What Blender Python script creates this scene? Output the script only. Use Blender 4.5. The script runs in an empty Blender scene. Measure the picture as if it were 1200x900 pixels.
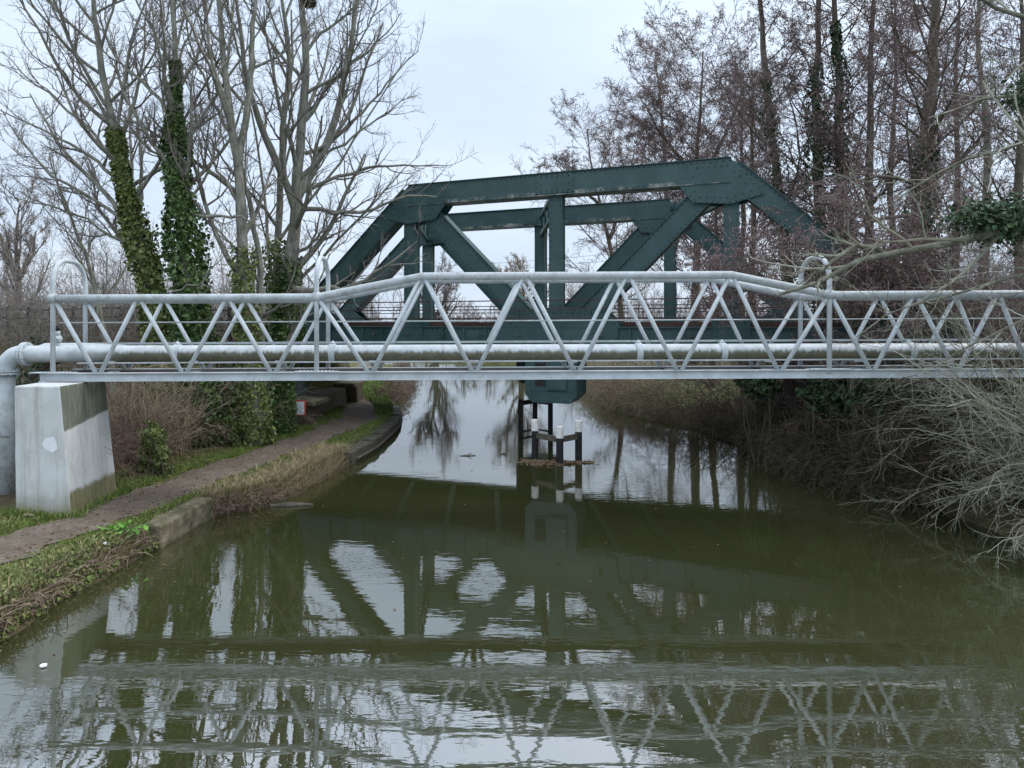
import bpy, math, random
import numpy as np
from mathutils import Vector

C = bpy.context.scene.collection
SC = bpy.context.scene
F, CX, HY, H = 820.0, 542.0, 378.0, 3.28
rng = np.random.default_rng(7)
random.seed(7)
PI = math.pi


def at(px, py, Y):
    return np.array([(px - CX) * Y / F, Y, H - (py - HY) * Y / F])


def unit(v):
    v = np.asarray(v, float)
    n = np.linalg.norm(v, axis=-1, keepdims=True)
    return v / np.maximum(n, 1e-9)


# ------------------------------------------------------------------ materials
class NT:
    def __init__(s, name):
        s.m = bpy.data.materials.new(name)
        s.m.use_nodes = True
        s.t = s.m.node_tree
        s.b = s.t.nodes['Principled BSDF']

    def n(s, kind, **kw):
        nd = s.t.nodes.new(kind)
        for k, v in kw.items():
            if k in nd.inputs:
                nd.inputs[k].default_value = v
            else:
                setattr(nd, k, v)
        return nd

    def l(s, a, b):
        s.t.links.new(a, b)

    def noise(s, vec, scale, detail=5, rough=0.6, dist=0.0):
        nd = s.n('ShaderNodeTexNoise')
        nd.inputs['Scale'].default_value = scale
        nd.inputs['Detail'].default_value = detail
        nd.inputs['Roughness'].default_value = rough
        nd.inputs['Distortion'].default_value = dist
        if vec is not None:
            s.l(vec, nd.inputs['Vector'])
        return nd.outputs['Fac']

    def ramp(s, fac, stops):
        r = s.n('ShaderNodeValToRGB')
        cr = r.color_ramp
        while len(cr.elements) < len(stops):
            cr.elements.new(0.5)
        for e, (p, c) in zip(cr.elements, stops):
            e.position = p
            e.color = (*c, 1) if len(c) == 3 else c
        s.l(fac, r.inputs['Fac'])
        return r.outputs['Color']

    def mix(s, fac, a, b):
        m = s.n('ShaderNodeMix', data_type='RGBA')
        if isinstance(fac, (int, float)):
            m.inputs[0].default_value = fac
        else:
            s.l(fac, m.inputs[0])
        for i, v in ((6, a), (7, b)):
            if isinstance(v, tuple):
                m.inputs[i].default_value = (*v, 1)
            else:
                s.l(v, m.inputs[i])
        return m.outputs[2]

    def math(s, op, a, b=0.0, clamp=False):
        m = s.n('ShaderNodeMath', operation=op, use_clamp=clamp)
        for i, v in ((0, a), (1, b)):
            if isinstance(v, (int, float)):
                m.inputs[i].default_value = v
            else:
                s.l(v, m.inputs[i])
        return m.outputs[0]

    def obj(s, scale=(1, 1, 1)):
        tc = s.n('ShaderNodeTexCoord')
        if scale == (1, 1, 1):
            return tc.outputs['Object']
        mp = s.n('ShaderNodeMapping')
        mp.inputs['Scale'].default_value = scale
        s.l(tc.outputs['Object'], mp.inputs['Vector'])
        return mp.outputs['Vector']

    def sep(s, vec):
        x = s.n('ShaderNodeSeparateXYZ')
        s.l(vec, x.inputs[0])
        return x.outputs

    def bump(s, h, strength=0.3, dist=0.02):
        b = s.n('ShaderNodeBump')
        b.inputs['Strength'].default_value = strength
        b.inputs['Distance'].default_value = dist
        s.l(h, b.inputs['Height'])
        s.l(b.outputs['Normal'], s.b.inputs['Normal'])

    def set(s, col=None, rough=0.8, spec=0.3, metal=0.0):
        if col is not None:
            if isinstance(col, tuple):
                s.b.inputs['Base Color'].default_value = (*col, 1)
            else:
                s.l(col, s.b.inputs['Base Color'])
        if isinstance(rough, (int, float)):
            s.b.inputs['Roughness'].default_value = rough
        else:
            s.l(rough, s.b.inputs['Roughness'])
        s.b.inputs['Specular IOR Level'].default_value = spec
        s.b.inputs['Metallic'].default_value = metal
        return s.m


def smooth01(m, v, lo, hi):
    r = m.n('ShaderNodeMapRange', interpolation_type='SMOOTHSTEP')
    r.inputs['From Min'].default_value = lo
    r.inputs['From Max'].default_value = hi
    m.l(v, r.inputs['Value'])
    return r.outputs['Result']


def mat_noise(name, stops, scale=4, rough=0.85, spec=0.25, bscale=30, bstr=0.3, bdist=0.01, detail=6, stretch=(1, 1, 1)):
    m = NT(name)
    v = m.obj(stretch)
    f = m.noise(v, scale, detail, 0.65)
    c = m.ramp(f, stops)
    m.bump(m.noise(v, bscale, 4), bstr, bdist)
    return m.set(c, rough, spec)


def mat_island(name, cols, rough=0.7, spec=0.25):
    """colour varies from leaf to leaf / twig to twig"""
    m = NT(name)
    g = m.n('ShaderNodeNewGeometry')
    k = len(cols) - 1
    c = m.ramp(g.outputs['Random Per Island'], [(i / k, c) for i, c in enumerate(cols)])
    return m.set(c, rough, spec)


def make_materials():
    M = {}
    # dark green riveted steel
    def steel(name, stain):
        m = NT(name)
        v = m.obj()
        f = m.noise(v, 1.1, 7, 0.7)
        c = m.ramp(f, [(0.3, (0.016, 0.046, 0.046)), (0.5, (0.027, 0.068, 0.067)), (0.72, (0.05, 0.1, 0.096))])
        sp = m.ramp(m.noise(v, 22, 4, 0.7), [(0.62, (0, 0, 0)), (0.74, (1, 1, 1))])
        c = m.mix(m.math('MULTIPLY', sp, 0.5), c, (0.13, 0.18, 0.175))
        st = m.ramp(m.noise(m.obj((1.3, 1.3, 0.35)), 5.0, 5, 0.7), [(0.6, (0, 0, 0)), (0.75, (1, 1, 1))])
        c = m.mix(m.math('MULTIPLY', st, 0.55), c, (0.075, 0.06, 0.038))
        if stain is not None:
            z = m.sep(v)[2]
            band = m.math('SUBTRACT', 1.0, smooth01(m, m.math('ADD', z, m.math('MULTIPLY', m.noise(v, 6, 4), -0.16)), stain - 0.1, stain - 0.03))
            brk = m.ramp(m.noise(v, 2.3, 6, 0.8), [(0.46, (0, 0, 0)), (0.6, (1, 1, 1))])
            c = m.mix(m.math('MULTIPLY', m.math('MULTIPLY', band, brk), 0.75), c, (0.33, 0.33, 0.29))
        m.bump(m.noise(v, 14, 5), 0.25, 0.01)
        return m.set(c, m.ramp(f, [(0.3, (0.42,) * 3), (0.7, (0.62,) * 3)]), 0.45)
    M['steel'] = steel('green_steel_paint', None)
    M['steel_chord'] = steel('green_steel_paint_flaking', 6.33)
    # pale grey paint with lichen
    def pale(name, lich=0.5, k=1.0):
        m = NT(name)
        v = m.obj()
        f = m.noise(v, 3.0, 7, 0.7)
        c = m.ramp(f, [(0.3, (0.37 * k, 0.41 * k, 0.42 * k)), (0.6, (0.53 * k, 0.58 * k, 0.6 * k))])
        sp = m.ramp(m.noise(v, 10, 6, 0.8), [(0.5, (0, 0, 0)), (0.66, (1, 1, 1))])
        c = m.mix(m.math('MULTIPLY', sp, lich), c, (0.24, 0.26, 0.23))
        sp2 = m.ramp(m.noise(v, 6.5, 6, 0.8), [(0.6, (0, 0, 0)), (0.72, (1, 1, 1))])
        c = m.mix(m.math('MULTIPLY', sp2, lich * 0.7), c, (0.3, 0.31, 0.2))
        return m.set(c, 0.55, 0.4), m, v, c
    M['pale'] = pale('pale_grey_paint', 0.85, 0.84)[0]
    M['pale_clean'] = pale('pale_grey_paint_clean', 0.3)[0]
    # beam: rust patches
    mm, m, v, c = pale('pale_beam_paint', 0.2)
    ru = m.ramp(m.noise(v, 2.2, 6, 0.75), [(0.66, (0, 0, 0)), (0.72, (1, 1, 1))])
    c = m.mix(m.math('MULTIPLY', ru, 0.7), c, (0.2, 0.1, 0.055))
    M['beam'] = m.set(c, 0.55, 0.4)
    # pipe with algae on its lower half
    m = NT('pipe_paint_with_algae')
    v = m.obj()
    f = m.noise(v, 4, 6, 0.7)
    c = m.ramp(f, [(0.3, (0.4, 0.44, 0.45)), (0.65, (0.58, 0.62, 0.64))])
    sp = m.ramp(m.noise(v, 24, 5, 0.75), [(0.58, (0, 0, 0)), (0.7, (1, 1, 1))])
    c = m.mix(m.math('MULTIPLY', sp, 0.6), c, (0.27, 0.28, 0.22))
    pst = m.ramp(m.noise(m.obj((2.2, 2.2, 0.35)), 3.2, 6, 0.8), [(0.56, (0, 0, 0)), (0.7, (1, 1, 1))])
    c = m.mix(m.math('MULTIPLY', pst, 0.55), c, (0.23, 0.22, 0.15))
    x = m.sep(v)
    edge = m.math('ADD', m.math('SUBTRACT', x[2], m.math('MULTIPLY', x[0], 0.00276)), m.math('MULTIPLY', m.math('SUBTRACT', m.noise(m.obj((3.0, 3, 0.4)), 5.5, 6, 0.8), 0.5), 0.2))
    al = m.math('SUBTRACT', 1.0, smooth01(m, edge, -0.005, 0.065))
    past = smooth01(m, x[0], 0.9, 2.2)
    al = m.math('MULTIPLY', al, past)
    alc = m.ramp(m.noise(v, 9, 5), [(0.3, (0.05, 0.05, 0.018)), (0.7, (0.12, 0.112, 0.055))])
    c = m.mix(m.math('MULTIPLY', al, 0.92), c, alc)
    M['pipe'] = m.set(c, 0.5, 0.4)
    # painted concrete pier
    m = NT('whitewashed_concrete')
    v = m.obj()
    f = m.noise(v, 2.2, 7, 0.7)
    c = m.ramp(f, [(0.25, (0.44, 0.46, 0.44)), (0.5, (0.56, 0.58, 0.57)), (0.75, (0.64, 0.66, 0.67))])
    stv = m.noise(m.obj((7, 7, 0.45)), 1.6, 5, 0.7)
    c = m.mix(m.math('MULTIPLY', m.ramp(stv, [(0.5, (0, 0, 0)), (0.68, (1, 1, 1))]), 0.5), c, (0.27, 0.27, 0.2))
    xx = m.sep(v)
    wob = m.math('MULTIPLY', m.math('SUBTRACT', m.noise(v, 4, 5, 0.7), 0.5), 0.35)
    low = m.math('SUBTRACT', 1.0, smooth01(m, m.math('ADD', xx[2], wob), 0.08, 0.5))
    c = m.mix(m.math('MULTIPLY', low, 0.75), c, (0.2, 0.19, 0.095))
    g = m.n('ShaderNodeNewGeometry')
    nx = m.sep(g.outputs['True Normal'])
    side = smooth01(m, nx[0], 0.55, 0.75)
    jit = m.math('MULTIPLY', m.math('SUBTRACT', m.noise(v, 9, 6, 0.75), 0.5), 0.13)
    zz = m.math('ADD', xx[2], jit)
    up = smooth01(m, m.math('SUBTRACT', zz, m.math('MULTIPLY', xx[1], 0.13)), 1.42, 1.46)
    alg = m.ramp(m.noise(m.obj((3.5, 3.5, 0.5)), 3, 6, 0.7), [(0.3, (0.05, 0.055, 0.032)), (0.55, (0.12, 0.13, 0.085)), (0.75, (0.3, 0.3, 0.24))])
    c = m.mix(m.math('MULTIPLY', m.math('MULTIPLY', up, side), 0.9), c, alg)
    jit2 = m.math('MULTIPLY', m.math('SUBTRACT', m.noise(v, 5, 6, 0.75), 0.5), 0.22)
    lo_ = m.math('SUBTRACT', 1.0, smooth01(m, m.math('ADD', xx[2], jit2), 0.38, 0.47))
    mos = m.ramp(m.noise(m.obj((4, 4, 0.9)), 4, 6, 0.75), [(0.3, (0.09, 0.09, 0.035)), (0.55, (0.18, 0.165, 0.075)), (0.78, (0.36, 0.33, 0.22))])
    c = m.mix(m.math('MULTIPLY', m.math('MULTIPLY', lo_, side), 0.9), c, mos)
    M['pier'] = m.set(c, 0.85, 0.25)
    m.bump(m.noise(v, 45, 4), 0.35, 0.006)
    M['pier_algae'] = mat_noise('algae_on_concrete', [(0.3, (0.055, 0.06, 0.035)), (0.55, (0.12, 0.13, 0.085)), (0.75, (0.3, 0.3, 0.24))], 3, stretch=(3, 3, 0.6))
    M['pier_moss'] = mat_noise('moss_on_concrete', [(0.3, (0.1, 0.1, 0.04)), (0.55, (0.19, 0.175, 0.08)), (0.75, (0.33, 0.3, 0.18))], 4, stretch=(3, 3, 0.6))
    M['white'] = mat_noise('fresh_white_paint', [(0.3, (0.7, 0.73, 0.75)), (0.7, (0.8, 0.82, 0.84))], 6)
    M['white_worn'] = mat_noise('worn_white_paint', [(0.35, (0.5, 0.5, 0.46)), (0.5, (0.74, 0.74, 0.7)), (0.7, (0.8, 0.8, 0.77))], 12)
    M['black_paint'] = mat_noise('black_timber_paint', [(0.3, (0.012, 0.013, 0.015)), (0.7, (0.035, 0.034, 0.034))], 9)
    M['old_wood'] = mat_noise('weathered_wood', [(0.3, (0.05, 0.044, 0.036)), (0.7, (0.14, 0.125, 0.1))], 8, stretch=(1, 1, 1))
    M['dark_wood'] = mat_noise('dark_fence_wood', [(0.3, (0.022, 0.02, 0.018)), (0.7, (0.06, 0.05, 0.042))], 8)
    M['rail_rust'] = mat_noise('rusty_steel', [(0.3, (0.045, 0.028, 0.026)), (0.7, (0.1, 0.062, 0.052))], 8)
    # masonry
    m = NT('old_brickwork')
    br = m.n('ShaderNodeTexBrick')
    br.inputs['Color1'].default_value = (0.1, 0.07, 0.048, 1)
    br.inputs['Color2'].default_value = (0.065, 0.05, 0.037, 1)
    br.inputs['Mortar'].default_value = (0.1, 0.095, 0.075, 1)
    br.inputs['Scale'].default_value = 4.4
    br.inputs['Mortar Size'].default_value = 0.02
    mp = m.n('ShaderNodeMapping')
    mp.inputs['Rotation'].default_value = (PI / 2, 0, 0)
    tc = m.n('ShaderNodeTexCoord')
    m.l(tc.outputs['Object'], mp.inputs['Vector'])
    m.l(mp.outputs['Vector'], br.inputs['Vector'])
    mo = m.ramp(m.noise(m.obj(), 3.5, 6, 0.7), [(0.45, (0, 0, 0)), (0.65, (1, 1, 1))])
    c = m.mix(m.math('MULTIPLY', mo, 0.75), br.outputs['Color'], (0.09, 0.09, 0.04))
    m.bump(br.outputs['Fac'], -0.4, 0.01)
    M['brick'] = m.set(c, 0.9, 0.2)
    M['stone'] = mat_noise('mossy_coping_stone', [(0.28, (0.07, 0.07, 0.035)), (0.48, (0.16, 0.145, 0.095)), (0.7, (0.33, 0.28, 0.2))], 3.5, bscale=18, bstr=0.5, bdist=0.02)
    M['kerb'] = mat_noise('mossy_kerb_concrete', [(0.3, (0.045, 0.05, 0.02)), (0.47, (0.1, 0.092, 0.055)), (0.62, (0.19, 0.16, 0.11)), (0.75, (0.3, 0.25, 0.19))], 4.5, bscale=14, bstr=0.7, bdist=0.03)
    M['wet_stone'] = mat_noise('wet_edge_stone', [(0.3, (0.035, 0.035, 0.025)), (0.7, (0.11, 0.1, 0.075))], 5, bscale=14, bstr=0.5, bdist=0.02)
    # bark
    M['bark_pale'] = mat_noise('lichen_grey_bark', [(0.3, (0.11, 0.105, 0.08)), (0.5, (0.2, 0.2, 0.16)), (0.7, (0.3, 0.31, 0.26))], 5, bscale=16, bstr=0.6, bdist=0.02, stretch=(2, 2, 0.6))
    M['bark_brown'] = mat_noise('brown_alder_bark', [(0.3, (0.06, 0.05, 0.04)), (0.55, (0.115, 0.1, 0.075)), (0.75, (0.17, 0.16, 0.12))], 5, bscale=16, bstr=0.6, bdist=0.02, stretch=(2, 2, 0.6))
    M['bark_moss'] = mat_noise('mossy_bark', [(0.3, (0.09, 0.088, 0.065)), (0.5, (0.15, 0.15, 0.11)), (0.72, (0.27, 0.28, 0.23))], 6, bscale=18, bstr=0.6, bdist=0.02)
    M['twig_grey'] = mat_island('grey_brown_twigs', [(0.1, 0.09, 0.08), (0.17, 0.15, 0.13), (0.24, 0.225, 0.19)])
    M['twig_purple'] = mat_island('purple_brown_twigs', [(0.1, 0.07, 0.068), (0.16, 0.118, 0.11), (0.22, 0.175, 0.155)])
    M['catkin'] = mat_island('alder_catkins', [(0.11, 0.072, 0.073), (0.18, 0.122, 0.118), (0.25, 0.178, 0.163)])
    M['twig_red'] = mat_island('red_brown_canes', [(0.075, 0.045, 0.034), (0.15, 0.1, 0.075), (0.24, 0.19, 0.14)])
    M['twig_tan'] = mat_island('tan_dry_stems', [(0.16, 0.125, 0.08), (0.27, 0.22, 0.15), (0.36, 0.31, 0.22)])
    M['twig_lichen'] = mat_island('lichen_covered_twigs', [(0.13, 0.12, 0.08), (0.25, 0.245, 0.18), (0.42, 0.43, 0.36)])
    M['twig_dark'] = mat_island('dark_olive_twigs', [(0.035, 0.03, 0.02), (0.075, 0.064, 0.042), (0.12, 0.108, 0.072)])
    M['far_twig'] = mat_island('distant_twigs', [(0.15, 0.125, 0.115), (0.21, 0.18, 0.165), (0.27, 0.24, 0.215)])
    M['ivy'] = mat_island('ivy_leaves', [(0.02, 0.05, 0.014), (0.045, 0.095, 0.022), (0.075, 0.135, 0.03), (0.12, 0.17, 0.05)], 0.45, 0.4)
    M['ivy_light'] = mat_island('yellowish_ivy_leaves', [(0.06, 0.09, 0.024), (0.125, 0.165, 0.042), (0.2, 0.23, 0.075)], 0.5, 0.35)
    M['ivy_dark'] = mat_island('dark_ivy_leaves', [(0.014, 0.034, 0.013), (0.03, 0.064, 0.022), (0.055, 0.105, 0.036)], 0.4, 0.4)
    M['weed'] = mat_island('fresh_green_leaves', [(0.09, 0.22, 0.03), (0.16, 0.34, 0.06)], 0.5, 0.3)
    M['grass'] = mat_island('winter_grass', [(0.06, 0.09, 0.02), (0.1, 0.15, 0.034), (0.15, 0.185, 0.05), (0.22, 0.205, 0.09)], 0.7, 0.2)
    M['grass_green'] = mat_island('green_grass', [(0.065, 0.11, 0.02), (0.12, 0.19, 0.035), (0.17, 0.22, 0.06)], 0.7, 0.2)
    M['straw'] = mat_island('dead_straw_grass', [(0.2, 0.155, 0.085), (0.31, 0.25, 0.15), (0.4, 0.33, 0.21)], 0.8, 0.2)
    M['leaf_litter'] = mat_island('fallen_leaves', [(0.07, 0.045, 0.03), (0.14, 0.095, 0.06), (0.22, 0.16, 0.1)], 0.8, 0.2)
    # ground
    m = NT('bank_earth_and_grass')
    v = m.obj()
    at_ = m.n('ShaderNodeAttribute', attribute_name='grassy')
    soil = m.ramp(m.noise(v, 5, 8, 0.7), [(0.3, (0.035, 0.027, 0.018)), (0.55, (0.075, 0.058, 0.038)), (0.75, (0.12, 0.098, 0.065))])
    gr = m.ramp(m.noise(v, 2.6, 8, 0.7), [(0.3, (0.055, 0.065, 0.018)), (0.5, (0.085, 0.105, 0.028)), (0.62, (0.12, 0.12, 0.045)), (0.78, (0.17, 0.14, 0.075))])
    fac = m.math('ADD', at_.outputs['Fac'], m.math('MULTIPLY', m.math('SUBTRACT', m.noise(v, 3.5, 6, 0.7), 0.5), 1.4), True)
    m.bump(m.noise(v, 22, 5), 0.6, 0.03)
    M['ground'] = m.set(m.mix(fac, soil, gr), 0.95, 0.15)
    m = NT('trodden_path')
    v = m.obj()
    c = m.ramp(m.noise(v, 7, 8, 0.75), [(0.3, (0.095, 0.076, 0.058)), (0.5, (0.15, 0.122, 0.097)), (0.72, (0.215, 0.182, 0.15))])
    c = m.mix(m.math('MULTIPLY', m.ramp(m.noise(v, 0.9, 5, 0.7), [(0.42, (1, 1, 1)), (0.6, (0, 0, 0))]), 0.55), c, (0.075, 0.058, 0.042))
    g = m.ramp(m.noise(v, 60, 3, 0.8), [(0.6, (0, 0, 0)), (0.7, (1, 1, 1))])
    c = m.mix(m.math('MULTIPLY', g, 0.35), c, (0.3, 0.28, 0.25))
    m.bump(m.noise(v, 40, 5), 0.5, 0.015)
    M['path'] = m.set(c, 0.9, 0.2)
    M['ballast'] = mat_noise('track_ballast', [(0.3, (0.05, 0.042, 0.038)), (0.7, (0.15, 0.13, 0.115))], 20)
    # water
    m = NT('canal_water')
    g = m.n('ShaderNodeNewGeometry')
    pos = g.outputs['Position']
    def mapped(sc):
        mp = m.n('ShaderNodeMapping')
        mp.inputs['Scale'].default_value = sc
        m.l(pos, mp.inputs['Vector'])
        return mp.outputs['Vector']
    w1 = m.noise(mapped((1.2, 4.4, 1)), 1.7, 2, 0.5, 0.5)
    w2 = m.noise(mapped((2.6, 8.5, 1)), 2.0, 2, 0.5, 0.4)
    w3 = m.noise(mapped((0.5, 1.2, 1)), 0.8, 1, 0.4)
    patch = m.ramp(m.noise(mapped((0.22, 0.4, 1)), 1.0, 3, 0.5), [(0.35, (0.12,) * 3), (0.62, (1, 1, 1))])
    hgt = m.math('ADD', m.math('MULTIPLY', m.math('ADD', m.math('MULTIPLY', w1, 1.0), m.math('MULTIPLY', w2, 0.35)), patch), m.math('MULTIPLY', w3, 0.22))
    m.bump(hgt, 1.0, 0.0016)
    c = m.ramp(m.noise(mapped((0.3, 0.3, 1)), 1.0, 4), [(0.3, (0.029, 0.032, 0.0115)), (0.7, (0.037, 0.04, 0.015))])
    m.set(c, 0.012, 0.5)
    m.b.inputs['IOR'].default_value = 3.2
    M['water'] = m.m
    # notice
    M['red_paint'] = mat_noise('red_sign_paint', [(0.3, (0.42, 0.035, 0.02)), (0.7, (0.55, 0.06, 0.03))], 6)
    M['sign_text'] = mat_noise('faded_sign_print', [(0.3, (0.3, 0.42, 0.42)), (0.7, (0.38, 0.5, 0.5))], 6)
    M['black_plastic'] = mat_noise('black_cap', [(0.3, (0.012, 0.012, 0.013)), (0.7, (0.025, 0.025, 0.026))], 6, 0.45)
    M['wire'] = mat_noise('cable', [(0.3, (0.16, 0.17, 0.18)), (0.7, (0.22, 0.23, 0.24))], 6)
    return M


M = make_materials()


# ------------------------------------------------------------------ mesh building
class MB:
    def __init__(s):
        s.v, s.q, s.t, s.n = [], [], [], 0

    def add(s, v, q=None, t=None):
        v = np.asarray(v, float).reshape(-1, 3)
        if q is not None and len(q):
            s.q.append(np.asarray(q, int).reshape(-1, 4) + s.n)
        if t is not None and len(t):
            s.t.append(np.asarray(t, int).reshape(-1, 3) + s.n)
        s.v.append(v)
        s.n += len(v)
        return s

    def member(s, a, b, w, d, up=(0, 0, 1), side=None):
        """box bar a->b ; d along 'side', w across it"""
        a, b = np.asarray(a, float), np.asarray(b, float)
        t = unit(b - a)
        if side is None:
            side = unit(np.cross(t, up))
        side = np.asarray(side, float)
        side = unit(side - t * np.dot(side, t))
        o = np.cross(side, t)
        vs = []
        for p in (a, b):
            for i, j in ((-1, -1), (1, -1), (1, 1), (-1, 1)):
                vs.append(p + side * (i * d / 2) + o * (j * w / 2))
        return s.add(vs, [(3, 2, 1, 0), (4, 5, 6, 7), (0, 1, 5, 4), (1, 2, 6, 5), (2, 3, 7, 6), (3, 0, 4, 7)])

    def box(s, lo, hi):
        x0, y0, z0 = lo
        x1, y1, z1 = hi
        vs = [(x0, y0, z0), (x1, y0, z0), (x1, y1, z0), (x0, y1, z0), (x0, y0, z1), (x1, y0, z1), (x1, y1, z1), (x0, y1, z1)]
        return s.add(vs, [(3, 2, 1, 0), (4, 5, 6, 7), (0, 1, 5, 4), (1, 2, 6, 5), (2, 3, 7, 6), (3, 0, 4, 7)])

    def hexa(s, bot, top):
        return s.add(list(bot) + list(top), [(3, 2, 1, 0), (4, 5, 6, 7), (0, 1, 5, 4), (1, 2, 6, 5), (2, 3, 7, 6), (3, 0, 4, 7)])

    def prism(s, poly, ext):
        p = np.asarray(poly, float)
        k = len(p)
        e = np.asarray(ext, float)
        v = np.vstack([p, p + e, p.mean(0)[None], (p + e).mean(0)[None]])
        t, q = [], []
        for i in range(k):
            j = (i + 1) % k
            t += [(2 * k, j, i), (2 * k + 1, k + i, k + j)]
            q.append((i, j, k + j, k + i))
        return s.add(v, q, t)

    def tubes(s, P, R, sides=5, cap=False):
        P = np.asarray(P, float)
        R = np.asarray(R, float)
        m, n, _ = P.shape
        if m == 0:
            return s
        T = np.empty_like(P)
        T[:, 1:-1] = P[:, 2:] - P[:, :-2]
        T[:, 0] = P[:, 1] - P[:, 0]
        T[:, -1] = P[:, -1] - P[:, -2]
        T = unit(T)
        mean = np.abs(unit(P[:, -1] - P[:, 0]))
        ref = np.zeros((m, 3))
        ref[np.arange(m), np.argmin(mean, axis=1)] = 1
        U = unit(np.cross(T, ref[:, None, :]))
        W = np.cross(T, U)
        a = np.arange(sides) * 2 * PI / sides
        V = P[:, :, None, :] + R[:, :, None, None] * (np.cos(a)[None, None, :, None] * U[:, :, None, :] + np.sin(a)[None, None, :, None] * W[:, :, None, :])
        base = (np.arange(m) * n * sides)[:, None, None]
        i = np.arange(n - 1)[None, :, None] * sides
        k = np.arange(sides)[None, None, :]
        k2 = (k + 1) % sides
        q = np.stack([base + i + k, base + i + k2, base + i + sides + k2, base + i + sides + k], -1).reshape(-1, 4)
        s.add(V.reshape(-1, 3), q)
        if cap:
            off = s.n - len(V.reshape(-1, 3))
            for mi in range(m):
                for row, flip in ((0, True), (n - 1, False)):
                    c = P[mi, row]
                    ring = off + mi * n * sides + row * sides + np.arange(sides)
                    ci = s.n
                    s.v.append(c[None])
                    s.n += 1
                    r2 = np.roll(ring, -1)
                    tr = np.stack([np.full(sides, ci), r2, ring] if flip else [np.full(sides, ci), ring, r2], -1)
                    s.t.append(tr)
        return s

    def tube(s, pts, r, sides=12, cap=True):
        pts = np.asarray(pts, float)
        r = np.full(len(pts), r) if np.isscalar(r) else np.asarray(r, float)
        return s.tubes(pts[None], r[None], sides, cap)

    def octas(s, P, size, squash=None):
        P = np.asarray(P, float)
        m = len(P)
        sz = (np.full(m, size) if np.isscalar(size) else np.asarray(size))[:, None, None]
        d = np.array([(1, 0, 0), (-1, 0, 0), (0, 1, 0), (0, -1, 0), (0, 0, 1), (0, 0, -1)], float)
        if squash is not None:
            d = d * np.asarray(squash)
        V = P[:, None, :] + sz * d[None]
        t = np.array([(0, 2, 4), (2, 1, 4), (1, 3, 4), (3, 0, 4), (2, 0, 5), (1, 2, 5), (3, 1, 5), (0, 3, 5)])
        return s.add(V.reshape(-1, 3), None, (np.arange(m)[:, None, None] * 6 + t[None]).reshape(-1, 3))

    def leaves(s, P, size, N=None, r=None, jitter=0.8, aspect=0.75):
        """kite shaped leaves, folded a little along the rib"""
        r = r or rng
        P = np.asarray(P, float)
        m = len(P)
        if m == 0:
            return s
        nrm = r.normal(size=(m, 3))
        nrm = unit(nrm * jitter + (0 if N is None else np.asarray(N)))
        d = unit(np.cross(nrm, r.normal(size=(m, 3))))
        w = np.cross(nrm, d)
        L = (np.asarray(size) * r.uniform(0.45, 1.35, m))[:, None]
        tip, back = P + d * L * 0.6, P - d * L * 0.4
        lft = P + w * L * aspect * 0.5 + nrm * L * 0.12
        rgt = P - w * L * aspect * 0.5 + nrm * L * 0.12
        V = np.stack([back, rgt, tip, lft], 1).reshape(-1, 3)
        b = np.arange(m)[:, None] * 4
        return s.add(V, None, np.concatenate([b + np.array([0, 1, 2]), b + np.array([0, 2, 3])], 0))

    def blades(s, P, h, w, lean=0.5, r=None):
        r = r or rng
        P = np.asarray(P, float)
        m = len(P)
        a = r.uniform(0, 2 * PI, m)
        dx = np.stack([np.cos(a), np.sin(a), np.zeros(m)], 1)
        b = a + PI / 2 + r.normal(0, 0.5, m)
        ln = np.stack([np.cos(b), np.sin(b), np.zeros(m)], 1) * (np.abs(r.normal(0, lean, m)) * h)[:, None]
        hh = np.asarray(h)[:, None] * np.array([0, 0, 1.0])
        mid = P + ln * 0.35 + hh * 0.6
        tip = P + ln + hh * 0.9
        ww = np.asarray(w)
        ww = (np.full(m, ww) if ww.ndim == 0 else ww)[:, None]
        V = np.stack([P - dx * ww / 2, P + dx * ww / 2, mid + dx * ww * 0.35, mid - dx * ww * 0.35, tip], 1).reshape(-1, 3)
        k = np.arange(m)[:, None] * 5
        return s.add(V, k + np.array([0, 1, 2, 3]), k + np.array([3, 2, 4]))

    def build(s, name, mat, parent=None, smooth=False, origin=None, bevel=0):
        V = np.vstack(s.v)
        if parent is not None and origin is None:
            origin = parent.location
        if origin is not None:
            V = V - np.array(origin)
        me = bpy.data.meshes.new(name)
        q = np.vstack(s.q) if s.q else np.zeros((0, 4), int)
        t = np.vstack(s.t) if s.t else np.zeros((0, 3), int)
        me.vertices.add(len(V))
        me.vertices.foreach_set('co', V.astype(np.float32).ravel())
        loops = np.concatenate([q.ravel(), t.ravel()])
        me.loops.add(len(loops))
        me.loops.foreach_set('vertex_index', loops.astype(np.int32))
        me.polygons.add(len(q) + len(t))
        st = np.concatenate([np.arange(len(q)) * 4, len(q) * 4 + np.arange(len(t)) * 3])
        me.polygons.foreach_set('loop_start', st.astype(np.int32))
        me.polygons.foreach_set('use_smooth', np.full(len(q) + len(t), smooth))
        me.update(calc_edges=True)
        me.validate()
        me.materials.append(mat)
        o = bpy.data.objects.new(name, me)
        C.objects.link(o)
        if parent is not None:
            o.parent = parent
        elif origin is not None:
            o.location = origin
        if bevel:
            b = o.modifiers.new('edge', 'BEVEL')
            b.width = bevel
            b.segments = 2
            b.limit_method = 'ANGLE'
        return o


def tag(o, label=None, cat=None, group=None, kind=None):
    if label:
        o['label'] = label
    if cat:
        o['category'] = cat
    if group:
        o['group'] = group
    if kind:
        o['kind'] = kind
    return o


def thing(name, loc, label, cat, group=None):
    o = bpy.data.objects.new(name, None)
    o.empty_display_size = 0.3
    o.location = tuple(float(x) for x in loc)
    C.objects.link(o)
    return tag(o, label, cat, group)


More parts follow.
